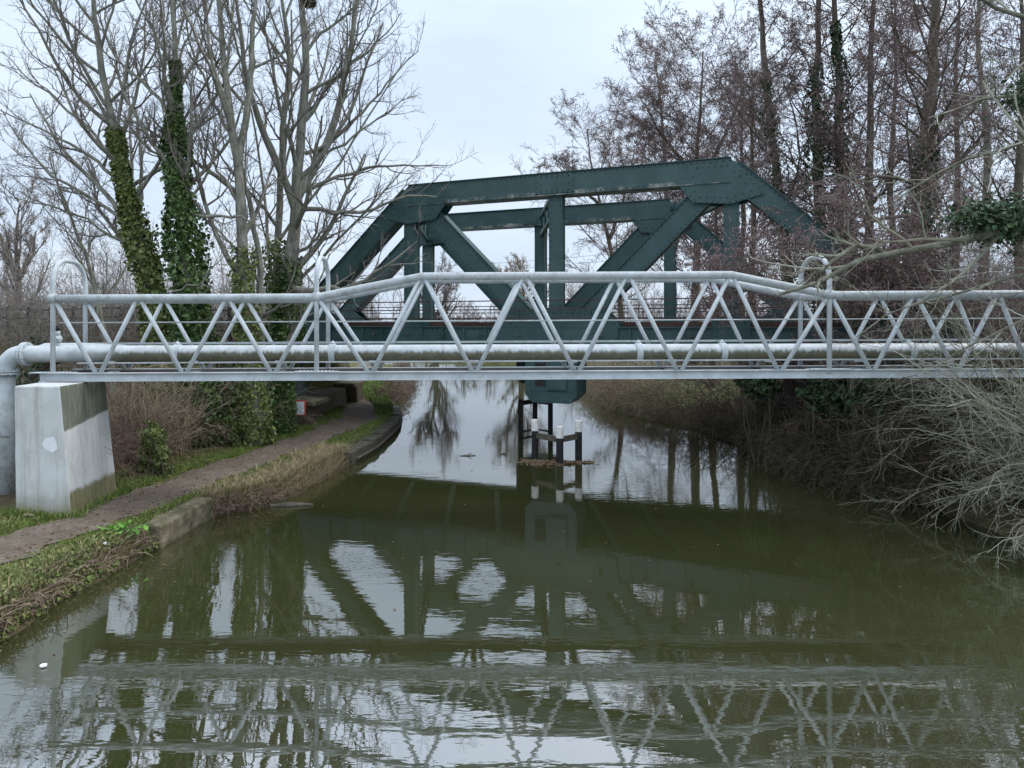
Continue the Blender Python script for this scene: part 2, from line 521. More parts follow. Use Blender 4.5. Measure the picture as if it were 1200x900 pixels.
# ------------------------------------------------------------------ terrain functions
LY = [-30, 5, 7.2, 8.2, 9.5, 10.15, 11.75, 12.05, 12.4, 13.3, 14.5, 15.6, 18.05, 21.5, 24.5, 28, 32, 40, 50, 62, 75, 160]
LX = [-5.6, -4.95, -4.75, -4.74, -4.56, -4.4, -4.22, -4.0, -3.55, -3.2, -2.93, -2.7, -2.25, -2.02, -2.2, -2.75, -2.85, -3.0, -4.6, -14, -32, -150]
RY = [-30, 8, 10.3, 12.7, 13.7, 14.8, 16.6, 19, 19.5, 20, 22.6, 23.6, 26.9, 35, 45, 52, 62, 75, 160]
RX = [10, 8.5, 8.3, 8.4, 7.8, 7.5, 7.6, 8.4, 7.9, 7.4, 7.1, 6.4, 5.5, 6.2, 6.0, 4.8, -2, -17, -130]
PY = [-30, 5, 9.16, 10.1, 11.3, 13.1, 15.3, 18.6, 21.6, 25, 28, 34, 45, 60]
PX = [-8.5, -7.3, -6.05, -5.68, -5.42, -5.06, -4.5, -3.7, -3.15, -3.65, -4.5, -5.4, -6.4, -8.0]
PC = np.array([2.46, 18.2])
PD = np.array([3.895, -1.665])
POFF = np.array([0.2, 5.55])


def fL(y):
    return np.interp(y, LY, LX)


def fR(y):
    return np.interp(y, RY, RX)


def fP(y):
    return np.interp(y, PY, PX)


def sstep(x, a, b):
    t = np.clip((x - a) / (b - a), 0, 1)
    return t * t * (3 - 2 * t)


def wob(x, y, s=1.0):
    return (np.sin(x * 1.7 * s + 0.6 * np.sin(y * 1.3 * s)) + np.sin(y * 2.1 * s + 1.3 + 0.7 * np.sin(x * 0.9 * s)) + 0.6 * np.sin((x + y) * 3.9 * s) + 0.5 * np.sin((x * 2.2 - y) * 3.1 * s)) / 3.1


ND = unit(np.array([-PD[1], PD[0]]))
DD = unit(PD)
PLEN = np.linalg.norm(PD)


def height(x, y):
    x, y = np.asarray(x, float), np.asarray(y, float)
    dl = fL(y) - x + 0.07 * wob(x, y, 2.0) * (np.abs(y - 11) > 1.0)
    dr = x - fR(y) + 0.1 * wob(x, y, 2.0)
    zl = np.where(dl < 0, -0.8 * sstep(-dl, 0, 0.8), 0.30 * sstep(dl, -0.02, 0.32) + 0.06 * sstep(dl, 0.3, 1.5))
    zr = np.where(dr < 0, -0.8 * sstep(-dr, 0, 0.8), 0.32 * sstep(dr, -0.02, 0.6) + 0.35 * sstep(dr, 0.5, 3.5))
    inland = np.maximum(np.clip(dl, 0, 9), np.clip(dr, 0, 9))
    z = np.where(dl > -0.9, zl, np.where(dr > -0.9, zr, -0.8))
    z = z + 0.035 * wob(x, y) * sstep(inland, 0.15, 0.8) + 0.06 * wob(x, y, 0.35) * sstep(inland, 2, 6)
    # flatten the path
    pw = 1 - sstep(np.abs(x - fP(y)), 0.55, 0.95)
    z = np.where(dl > 0.25, z * (1 - pw) + 0.315 * pw, z)
    # railway embankment
    mid = PC + POFF / 2
    rx, ry = x - mid[0], y - mid[1]
    s = (rx * DD[0] + ry * DD[1]) / PLEN
    q = np.abs(rx * ND[0] + ry * ND[1])
    e = 2.75 - np.clip(q - 3.0, 0, 50) / 1.55
    endl = np.clip((-s - 2.0) / 0.22, 0, 1)
    endr = np.clip((s - 2.0) / 0.22, 0, 1)
    e = e * np.maximum(endl, endr) + 0.12 * wob(x, y, 0.6)
    keep = sstep(np.maximum(dl - 1.4, dr - 0.8), 0.0, 0.7)
    z = np.maximum(z, np.where(keep > 0, e * keep, -5))
    return z


def axis(parts):
    out = []
    for a, b, st in parts:
        out.append(np.arange(a, b, st))
    return np.unique(np.concatenate(out + [np.array([parts[-1][1]])]))


def build_ground():
    xs = axis([(-420, -60, 30), (-60, -16, 2.0), (-16, -8, 0.4), (-8, -1.6, 0.09), (-1.6, 4.5, 0.6), (4.5, 12, 0.12), (12, 20, 0.5), (20, 60, 2.5), (60, 420, 30)])
    ys = axis([(-30, 3, 1.5), (3, 6, 0.3), (6, 26, 0.1), (26, 45, 0.3), (45, 120, 2.5), (120, 900, 40)])
    X, Y = np.meshgrid(xs, ys)
    Z = height(X, Y)
    nx, ny = len(xs), len(ys)
    i = (np.arange(ny - 1)[:, None] * nx + np.arange(nx - 1)[None]).ravel()
    b = MB().add(np.stack([X, Y, Z], -1).reshape(-1, 3), np.stack([i, i + 1, i + nx + 1, i + nx], -1))
    o = b.build('ground', M['ground'], smooth=True)
    dl = fL(Y) - X
    dr = X - fR(Y)
    g = np.zeros_like(X)
    pd = np.abs(X - fP(Y))
    gl = sstep(dl, 0.25, 0.6) * 0.85 * (1 - sstep(fP(Y) - X, 1.4, 2.2))
    g = np.where(dl > 0, gl, np.where(dr > 0, 0.15 + 0.25 * sstep(dr, 2, 8), 0))
    g = np.where((Y > 24) & ((dl > 0.3) | (dr > 0.4)), 0.8, g)
    a = o.data.attributes.new('grassy', 'FLOAT', 'POINT')
    a.data.foreach_set('value', g.astype(np.float32).ravel())
    tag(o, kind='structure')


build_ground()

# water sheet
wy = axis([(-30, 160, 1.0)])
b = MB()
l, r = fL(wy) - 0.5, fR(wy) + 0.5
V = np.stack([np.stack([l, wy, 0 * wy], -1), np.stack([r, wy, 0 * wy], -1)], 1).reshape(-1, 3)
k = np.arange(len(wy) - 1)[:, None] * 2
b.add(V, k + np.array([0, 1, 3, 2]))
tag(b.build('water', M['water']), kind='structure')

# towpath sheet
b = MB()
py = np.arange(-20, 52, 0.16)
cols = np.linspace(-1, 1, 9)
pw = 0.55 + 0.07 * np.sin(py * 2.3) + 0.06 * np.sin(py * 5.1 + 1) + 0.25 * sstep(py, 19, 21.5) * (1 - sstep(py, 22.5, 24.5))
X = fP(py)[:, None] + cols[None] * pw[:, None] + (np.abs(cols)[None] > 0.9) * rng.normal(0, 0.05, (len(py), 9))
Yg = np.repeat(py[:, None], 9, 1)
Z = height(X, Yg) + 0.012 + 0.012 * (1 - cols[None] ** 2)
i = (np.arange(len(py) - 1)[:, None] * 9 + np.arange(8)[None]).ravel()
b.add(np.stack([X, Yg, Z], -1).reshape(-1, 3), np.stack([i, i + 1, i + 10, i + 9], -1))
tag(b.build('towpath', M['path'], smooth=True), kind='structure')

# ------------------------------------------------------------------ pipe footbridge
YN, YF = 11.5, 12.49
SX = YN / F


def bx(px):
    return (px - CX) * SX


def inc(x):
    return 0.0046 * (x + 6.94)


def build_footbridge():
    t = thing('pipe_footbridge', (bx(62), 12.0, 2.31), 'pale grey tubular steel lattice footbridge spanning the canal in the foreground', 'footbridge')
    x0, x1 = bx(47), bx(1225)
    ztop, zlow, zhigh = 2.45, 3.673, 4.009
    bot = [115, 216, 320, 434, 556, 676, 796, 914, 1022, 1121]
    top = [62, 162.5, 266.5, 371, 495, 615, 736, 857, 972, 1072, 1170]

    def zc(px):
        if px <= 371:
            z = zlow
        elif px < 495:
            z = zlow + (zhigh - zlow) * (px - 371) / 124
        elif px <= 857:
            z = zhigh
        elif px < 972:
            z = zhigh + (zlow - zhigh) * (px - 857) / 115
        else:
            z = zlow
        return z + inc(bx(px))

    for Y in (YN, YF):
        # bottom beam: channel with flanges
        b = MB()
        b.member((x0, Y, 2.38 + inc(x0)), (x1, Y, 2.38 + inc(x1)), 0.118, 0.012)
        for dz in (-0.064, 0.064):
            b.member((x0, Y + 0.012, 2.38 + dz + inc(x0)), (x1, Y + 0.012, 2.38 + dz + inc(x1)), 0.012, 0.13)
        if Y == YN:   # joint plates with bolts at the hoops
            for px in (62, 371, 972):
                x = bx(px)
                bl = [(x + i * 0.06 - 0.27, Y - 0.02 + 0.05 * j, 2.458 + inc(x)) for i in range(10) for j in range(2)]
                b.member((x - 0.36, Y, 2.4535 + inc(x)), (x + 0.36, Y, 2.4535 + inc(x)), 0.012, 0.15)
                b.octas(bl, 0.018)
        b.build('bottom_beam', M['beam'], t)
        # top chord
        pts = []
        for pa, pb, n in ((62, 371, 3), (371, 495, 3), (495, 857, 4), (857, 972, 3), (972, 1225, 3)):
            for u in np.linspace(0, 1, n, endpoint=False):
                pts.append(pa + (pb - pa) * u)
        pts.append(1225)
        b = MB()
        P = [(bx(p), Y, zc(p)) for p in pts]
        b.tube(P, 0.066, 14)
        b.octas([(bx(62) - 0.01, Y, zc(62))], 0.085)
        b.tube([(bx(62) - 0.05, Y, zc(62)), (bx(62) + 0.06, Y, zc(62))], 0.085, 14)
        for p in (371, 972):
            b.tube([(bx(p) - 0.06, Y, zc(p - 4)), (bx(p) + 0.06, Y, zc(p + 4))], 0.08, 14)
        b.build('top_chord', M['pale'], t, True)
        # diagonals
        for i, bp in enumerate(bot):
            for tp, sg in ((top[i], -1), (top[i + 1], 1)):
                xa, xb = bx(bp + 2.6 * sg), bx(tp - 3.2 * sg)
                za, zb = ztop + inc(xa) - 0.01, zc(tp) - 0.05
                b = MB().tube([(xa, Y, za), (xb, Y, zb)], 0.036, 10)
                o = b.build('diagonal', M['pale_clean'], t, True)
        xa, xb = bx(1172), bx(1205)
        MB().tube([(xa, Y, zc(1172) - .05), (xb, Y, ztop + inc(xb))], 0.036, 10).build('diagonal', M['pale_clean'], t, True)
        # slim wire rail and toe rail
        MB().tube([(x0 + 0.28, Y + 0.05, 3.275 + inc(x0)), (x1, Y + 0.05, 3.275 + inc(x1))], 0.011, 6).build('wire_rail', M['pale'], t, True)
    # toe rails
    b = MB()
    b.member((x0 + 0.35, YF - 0.06, 2.905), (x1, YF - 0.06, 2.905 + inc(x1)), 0.035, 0.05)
    b.build('toe_rail', M['pale'], t)
    b = MB()
    b.member((x0 + 0.5, YN + 0.22, 2.60), (x1, YN + 0.22, 2.60 + inc(x1)), 0.02, 0.07)
    b.build('ledge_angle', M['pale'], t)
    # hoops joining both sides
    for px in (62, 371, 972):
        x = bx(px)
        zt = 4.33 if px != 371 else 4.36
        zt += inc(x)
        w = (YF - YN) / 2
        rr = 0.4
        P = [(x, YN, 2.45), (x, YN, zt - rr)]
        for a in np.linspace(0, 90, 8)[1:]:
            P.append((x, YN + w * 0.8 * (1 - math.cos(math.radians(a))), zt - rr + rr * math.sin(math.radians(a))))
        for a in np.linspace(90, 0, 8):
            P.append((x, YF - w * 0.8 * (1 - math.cos(math.radians(a))), zt - rr + rr * math.sin(math.radians(a))))
        P.append((x, YF, 2.45))
        MB().tube(P, 0.04, 12).build('hoop', M['pale_clean'], t, True)
    # cross beams below
    for px in [62] + bot + [1200]:
        x = bx(px)
        b = MB()
        b.member((x, YN + 0.0795, 2.37 + inc(x)), (x, YF - 0.0105, 2.37 + inc(x)), 0.1, 0.06)
        b.build('cross_beam', M['rail_rust'], t)
    # little plate of the walkway behind
    b = MB()
    b.box((x0 + 0.3, YN + 0.6, 2.425), (x1, YN + 0.96, 2.44))
    b.build('grating', M['rail_rust'], t)


build_footbridge()


def build_pipe():
    yp, zp, r = 12.0, 2.74, 0.145
    xl, xr = -7.83, 10.6
    t = thing('water_pipe', (xl, yp, zp), 'thick pale water pipe with green algae underneath lying inside the footbridge', 'pipe')
    b = MB()
    R = 0.28
    P = [(xl + R, yp, zp)] + [(x, yp, zp + inc(x) * 0.6) for x in np.linspace(xl + R + 0.05, xr, 40)]
    b.tube(P, r, 24)
    b.build('pipe_run', M['pipe'], t, True)
    P = [(xl + R - R * math.sin(a), yp, zp - R + R * math.cos(a)) for a in np.linspace(0, PI / 2, 12)]
    MB().tube(P, 0.15, 24).build('elbow', M['pale_clean'], t, True)
    MB().tube([(xl, yp, zp - R), (xl, yp, 1.4), (xl, yp, 0.0)], r, 24).build('riser', M['pale'], t, True)

    def flange(c, ax, rad=0.205):
        b = MB()
        c = np.array(c)
        ax = np.array(ax, float)
        for s in (-0.022, 0.022):
            b.tube([c + ax * (s - 0.016), c + ax * (s + 0.016)], rad, 20)
        u = np.array([0, 0, 1.0]) if abs(ax[2]) < 0.5 else np.array([1.0, 0, 0])
        w = np.cross(ax, u)
        for k in range(10):
            a = k * 2 * PI / 10
            p = c + (u * math.cos(a) + w * math.sin(a)) * (rad - 0.025)
            b.tube([p - ax * 0.06, p + ax * 0.06], 0.012, 6)
        b.build('flange', M['pale_clean'], t, False)
    flange((xl, yp, zp - R - 0.03), (0, 0, 1))
    flange((xl + R + 0.06, yp, zp), (1, 0, 0))
    for px in (208, 390, 748, 846, 1065):
        x = (px - CX) * yp / F
        b = MB()
        b.tube([(x - 0.05, yp, zp + inc(x) * .6), (x + 0.05, yp, zp + inc(x) * .6)], r + 0.02, 24)
        b.octas([(x, yp, zp + r + 0.03 + inc(x) * .6)], 0.05)
        b.member((x, yp - r - 0.03, zp - 0.2), (x, yp - r - 0.03, zp + 0.08), 0.06, 0.03)
        b.build('clamp', M['pale_clean'], t, False)
    for px in (115, 216, 320, 434, 556, 676, 796, 914, 1022, 1121):
        x = (px - CX) * SX
        b = MB()
        zb = 2.42 + inc(x)
        zz = zp - r + inc(x) * .6
        b.member((x, yp, zb), (x, yp, zz + 0.0), 0.05, 0.05)
        b.box((x - 0.075, yp - 0.11, zz - 0.02), (x + 0.075, yp + 0.11, zz + 0.03))
        b.box((x - 0.06, yp - 0.1, zb - 0.0), (x + 0.06, yp + 0.1, zb + 0.025))
        b.build('saddle', M['pale'], t)
    # air valve by the first hoop, and the lower drain elbow behind
    x = (68 - CX) * yp / F
    b = MB()
    b.tube([(x, yp, zp + r - 0.02), (x, yp, zp + r + 0.08)], 0.035, 12)
    b.tube([(x, yp, zp + r + 0.06), (x, yp, zp + r + 0.17)], 0.055, 12)
    b.tube([(x, yp, zp + r + 0.17), (x, yp, zp + r + 0.25)], 0.035, 12)
    b.tube([(x + 0.02, yp - 0.07, zp + r + 0.12), (x + 0.02, yp + 0.07, zp + r + 0.12)], 0.025, 8)
    v = b.build('air_valve', M['pale_clean'], t, True)
    b = MB()
    b.tube([(x - 0.005, yp, zp + r + 0.25), (x - 0.005, yp, zp + r + 0.33)], 0.036, 12)
    b.octas([(x - 0.005, yp, zp + r + 0.33)], 0.036)
    b.build('valve_cap', M['black_plastic'], t, True)
    b = MB()
    b.tube([(xl + 0.3, yp + 0.2, 2.3), (xl + 0.42, yp + 0.2, 2.42), (xl + 0.62, yp + 0.2, 2.55), (xl + 0.85, yp + 0.12, 2.62)], 0.05, 12)
    b.build('drain_pipe', M['old_wood'], t, True)
    # second parallel pipe section seen over the first at the left end
    P = [(xl + 0.28, yp + 0.3, zp - 0.12), (xl + 0.34, yp + 0.3, zp + 0.0), (xl + 0.5, yp + 0.3, zp + 0.06), (xl + 1.2, yp + 0.3, zp + 0.065), (xl + 1.9, yp + 0.28, zp + 0.03)]
    MB().tube(P, 0.12, 18).build('bypass_pipe', M['pale_clean'], t, True)


build_pipe()


def rough_edges(o, levels, strength, size):
    sub = o.modifiers.new('subdivide', 'SUBSURF')
    sub.subdivision_type = 'SIMPLE'
    sub.levels = sub.render_levels = levels
    tx = bpy.data.textures.new('wear', 'CLOUDS')
    tx.noise_scale = size
    tx.noise_depth = 4
    d = o.modifiers.new('wear', 'DISPLACE')
    d.texture = tx
    d.strength = strength
    d.mid_level = 0.5
    return o


def build_pier():
    g = 0.1
    fl0, fl1 = at(19, 452, 10.76), at(21, 605, 10.76)
    z1 = 2.305
    # base corners (front-left, front-right, back-right, back-left)
    bot = [(-6.86, 10.74, g), (-5.98, 10.74, g), (-6.02, 12.25, g), (-6.86, 12.25, g)]
    top = [(-6.9, 10.76, z1), (-6.19, 10.76, z1), (-6.2, 12.15, z1), (-6.9, 12.15, z1)]
    t = thing('concrete_pier', (-6.4, 11.5, 0.25), 'whitewashed sloping concrete pier carrying the left end of the footbridge', 'bridge pier')
    rough_edges(MB().hexa(bot, top).build('pier_block', M['pier'], t, bevel=0.025), 5, 0.012, 0.35)

    # white painted diamond patch on the front
    c = np.array([-6.34, 10.735, 1.42])
    pts = [(-0.13, 0.0), (-0.05, 0.09), (0.06, 0.1), (0.1, 0.02), (0.115, -0.09), (0.04, -0.14), (-0.06, -0.1)]
    zt = lambda z: 10.74 + 0.02 * (z - g) / (z1 - g) - 0.006
    poly = [(c[0] + x, zt(c[2] + z), c[2] + z) for x, z in pts]
    MB().prism(poly, (0, 0.004, 0)).build('paint_patch', M['white'], t)
    # bearing block under the beam
    MB().box((-6.8, 11.38, 2.285), (-6.25, 12.6, 2.312)).build('bearing_plate', M['old_wood'], t)
    # right hand pier, half lost in the brush
    t = thing('concrete_pier', (9.75, 12.0, 0.3), 'grey concrete pier under the right end of the footbridge, behind pale bush', 'bridge pier')
    MB().hexa([(9.2, 11.2, 0.0), (10.3, 11.2, 0.0), (10.3, 12.8, 0.0), (9.2, 12.8, 0.0)],
              [(9.35, 11.25, 2.3), (10.2, 11.25, 2.3), (10.2, 12.75, 2.3), (9.35, 12.75, 2.3)]).build('pier_block', M['pier_algae'], t, bevel=0.02)
    MB().box((9.3, 11.2, 2.302), (10.25, 12.8, 2.316 + 0.06)).build('bearing_plate', M['stone'], t)


build_pier()

# ------------------------------------------------------------------ railway truss bridge
ZB0, ZB1 = 2.46, 3.15        # bottom chord
ZT = 6.85                    # top chord centre
CH = 0.56                    # chord depth
SD = np.array([ND[0], ND[1], 0.0])


def rv(b, p0, p1, n, face, r=0.024):
    r = 0.024
    """row of rivets from p0 to p1 on the face"""
    u = np.linspace(0, 1, n)[:, None]
    b.octas(np.asarray(p0)[None] * (1 - u) + np.asarray(p1)[None] * u + np.asarray(face)[None], r)


def build_truss_bridge():
    mid = PC + POFF / 2
    t = thing('railway_bridge', (mid[0], mid[1], 0.3), 'dark green riveted steel truss railway bridge crossing behind the footbridge', 'bridge')
    Z3 = np.array([0, 0, 1.0])
    for side, base in ((0, PC), (1, PC + POFF)):
        def P(s, z, o=0.0):
            q = base + s * PD
            return np.array([q[0], q[1], z]) + SD * o
        near = side == 0
        fc = -SD

        def bar(name, a, b2, w, d, mat=M['steel'], plates=True, rivets=True):
            b = MB().member(a, b2, w, d, side=SD)
            tt = unit(b2 - a)
            oo = unit(np.cross(SD, tt))
            if plates:
                for sg in (-1, 1):
                    e = oo * sg * (w / 2 + 0.009)
                    b.member(a + e, b2 + e, 0.018, d + 0.09, side=SD)
            if rivets:
                n = max(4, int(np.linalg.norm(b2 - a) / 0.13))
                for sg in (-1, 1):
                    rv(b, a + oo * sg * (w / 2 - 0.045), b2 + oo * sg * (w / 2 - 0.045), n, fc * (d / 2 + 0.003))
            return b.build(name, mat, t)
        # top chord
        bar('top_chord', P(-1, ZT), P(1, ZT), CH, 0.46, M['steel_chord'])
        # bottom chord: plate girder
        b = MB().member(P(-2.06, (ZB0 + ZB1) / 2), P(2.06, (ZB0 + ZB1) / 2), ZB1 - ZB0, 0.40, side=SD)
        for z in (ZB0 - 0.01, ZB1 + 0.01):
            b.member(P(-2.06, z), P(2.06, z), 0.022, 0.52, side=SD)
        for s in np.linspace(-1.95, 1.95, 27):
            b.member(P(s, ZB0 + 0.02, -0.22), P(s, ZB1 - 0.02, -0.22), 0.06, 0.045, side=SD)
        for z in (ZB0 + 0.05, ZB1 - 0.05):
            rv(b, P(-2, z), P(2, z), 110, fc * 0.203)
        b.build('bottom_chord', M['steel'], t)
        # end posts
        for sg in (-1, 1):
            bar('end_post', P(sg * 2.0, ZB0 + 0.42), P(sg * 1.0, ZT + 0.0), 0.5, 0.42)
        # verticals (two leaves with a gap seen from the side)
        for s in (-1, 0, 1):
            top = ZT - CH / 2 + 0.02
            bot = ZB1 - 0.02
            b = MB()
            for o in (-0.14, 0.14):
                b.member(P(s, bot, o), P(s, top, o), 0.35, 0.03, side=SD)
            b.member(P(s - 0.033, bot), P(s - 0.033, top), 0.03, 0.25, side=SD)
            b.member(P(s + 0.033, bot), P(s + 0.033, top), 0.03, 0.25, side=SD)
            for e in (-0.03, 0.03):
                rv(b, P(s + e, bot), P(s + e, top), 24, fc * 0.157)
            b.build('vertical', M['steel'], t)
        # diagonals
        for sg in (-1, 1):
            a, e = P(sg * 0.93, ZT - 0.2), P(sg * 0.1, ZB1 - 0.1)
            bar('diagonal', a, e, 0.47, 0.32)
        # gussets
        def plate(name, pts, off, thick=0.018, rivets=True):
            poly = [P(s, z, off) for s, z in pts]
            b = MB().prism(poly, SD * thick * (1 if off > 0 else -1))
            if rivets and off < 0:
                pp = np.array(poly)
                c = pp.mean(0)
                for sc in (0.93, 0.72):
                    for i in range(len(pp)):
                        a, d = pp[i] * sc + c * (1 - sc), pp[(i + 1) % len(pp)] * sc + c * (1 - sc)
                        n = max(2, int(np.linalg.norm(d - a) / 0.11))
                        rv(b, a, d, n, -SD * (thick + 0.001), 0.018)
            b.build(name, M['steel'], t)
        for off in (-0.232, 0.232):
            for sg in (-1, 1):
                plate('gusset', [(sg * 1.0, ZT + CH / 2 - 0.03), (sg * 0.78, ZT + CH / 2 - 0.03), (sg * 0.72, ZT - 0.28), (sg * 0.8, ZT - 0.72), (sg * 1.0, ZT - 0.80), (sg * 1.17, ZT - 0.62), (sg * 1.09, ZT - 0.12)], off)
                plate('gusset', [(sg * 2.07, ZB0 + 0.03), (sg * 1.62, ZB0 + 0.03), (sg * 1.6, ZB1 + 0.2), (sg * 1.76, ZB1 + 0.75), (sg * 2.07, ZB1 + 0.1)], off)
                plate('gusset', [(sg * 1.1, ZB0 + 0.06), (sg * 0.9, ZB0 + 0.06), (sg * 0.9, ZB1 + 0.25), (sg * 1.1, ZB1 + 0.25)], off)
            plate('gusset', [(-0.37, ZB0 + 0.1), (0.37, ZB0 + 0.1), (0.39, ZB1 + 0.1), (0.31, ZB1 + 0.42), (0.06, ZB1 + 0.52), (-0.06, ZB1 + 0.52), (-0.31, ZB1 + 0.42), (-0.39, ZB1 + 0.1)], off)
            plate('gusset', [(-0.12, ZT - CH / 2 + 0.03), (0.12, ZT - CH / 2 + 0.03), (0.12, ZT + CH / 2 - 0.03), (-0.12, ZT + CH / 2 - 0.03)], off)
        # box hung below the middle
        hw = 0.158
        zb = 1.25
        prof = [(-hw, ZB0 - 0.02), (-hw, zb + 0.2), (-hw + 0.045, zb), (hw - 0.045, zb), (hw, zb + 0.2), (hw, ZB0 - 0.02)]
        b = MB().prism([P(s, z, -0.62) for s, z in prof], SD * 1.05)
        for off in (-0.622,):
            for z in (zb + 0.06, zb + 0.3):
                rv(b, P(-hw + 0.03, z), P(hw - 0.03, z), 14, -SD * 0.622, 0.018)
            for e in (-hw + 0.012, hw - 0.012):
                rv(b, P(e, zb + 0.25), P(e, ZB0 - 0.1), 9, -SD * 0.622, 0.018)
        box = b.build('bearing_box', M['steel'], t)
        b = MB()
        b.prism([P(s, z, -0.624) for s, z in [(-0.02, zb + 0.34), (0.1, zb + 0.34), (0.1, ZB0 - 0.05), (-0.02, ZB0 - 0.05)]], -SD * 0.05)
        rv(b, P(-0.005, zb + 0.4), P(0.085, zb + 0.4), 6, -SD * 0.676, 0.016)
        b.build('cover_plate', M['steel'], t)
        b = MB()
        b.prism([P(s, z, -0.6235) for s, z in [(-0.095, zb + 0.42), (-0.03, zb + 0.42), (-0.03, ZB0 - 0.2), (-0.095, ZB0 - 0.2)]], -SD * 0.004)
        b.build('access_hole', M['black_paint'], t)
        # bearings at the ends
        for sg in (-1, 1):
            b = MB()
            b.prism([P(s, z, -0.28) for s, z in [(sg * 2.0 - 0.1, 1.03), (sg * 2.0 + 0.1, 1.03), (sg * 2.0 + 0.06, ZB0 - 0.021), (sg * 2.0 - 0.06, ZB0 - 0.021)]], SD * 0.56)
            b.build('bearing', M['steel'], t)
    # sway frames, cross beams, deck
    def PM(s, u, z):
        q = PC + s * PD + POFF * u
        return np.array([q[0], q[1], z])
    for s in (-1, 0, 1):
        b = MB()
        zt, zb2 = ZT - 0.02, ZT - 0.62
        for z in (zt, zb2):
            b.member(PM(s, 0.045, z), PM(s, 0.955, z), 0.12, 0.12)
        n = 8
        for k in range(n):
            u0, u1 = 0.05 + 0.9 * k / n, 0.05 + 0.9 * (k + 1) / n
            za, zc = (zt, zb2) if k % 2 else (zb2, zt)
            b.member(PM(s, u0, za), PM(s, u1, zc), 0.07, 0.05)
        b.build('sway_frame', M['steel'], t)
    for s in np.linspace(-1.9, 1.9, 11):
        MB().member(PM(s, 0.045, 2.62), PM(s, 0.955, 2.62), 0.3, 0.16).build('cross_girder', M['steel'], t)
    b = MB()
    pd = lambda s, u, z: PM(s, u, z)
    b.hexa([pd(-2.05, .05, 2.78), pd(2.05, .05, 2.78), pd(2.05, .95, 2.78), pd(-2.05, .95, 2.78)],
           [pd(-2.05, .05, 2.93), pd(2.05, .05, 2.93), pd(2.05, .95, 2.93), pd(-2.05, .95, 2.93)])
    b.build('deck', M['ballast'], t)
    for u in (0.33, 0.6):
        b = MB()
        b.member(PM(-4.5, u, 3.03), PM(4.5, u, 3.03), 0.16, 0.07)
        b.member(PM(-4.5, u, 3.12), PM(4.5, u, 3.12), 0.03, 0.075)
        b.build('track_rail', M['rail_rust'], t)
    MB().member(PM(-2.1, 0.9, 3.2), PM(2.1, 0.9, 3.2), 0.2, 0.2).build('timber_kerb', M['rail_rust'], t)
    MB().member(PM(-2.1, 0.075, 3.22), PM(2.1, 0.075, 3.22), 0.1, 0.14).build('timber_kerb', M['rail_rust'], t)
    # hand railings on both sides
    for u, zoff in ((-0.075, 0), (1.07, 0)):
        for s in np.linspace(-2.05, 2.05, 17):
            b = MB().member(PM(s, u, ZB0 + 0.3), PM(s, u, 3.86), 0.05, 0.05)
            v = 0.045 if u < 0 else 0.955
            b.member(PM(s, u, ZB0 + 0.5), PM(s, v, ZB0 + 0.5), 0.05, 0.05)
            b.build('railing_post', M['old_wood'], t)
        for z in (3.85, 3.62, 3.4):
            MB().member(PM(-2.05, u, z), PM(2.05, u, z), 0.028, 0.028).build('handrail', M['rail_rust'], t)


build_truss_bridge()


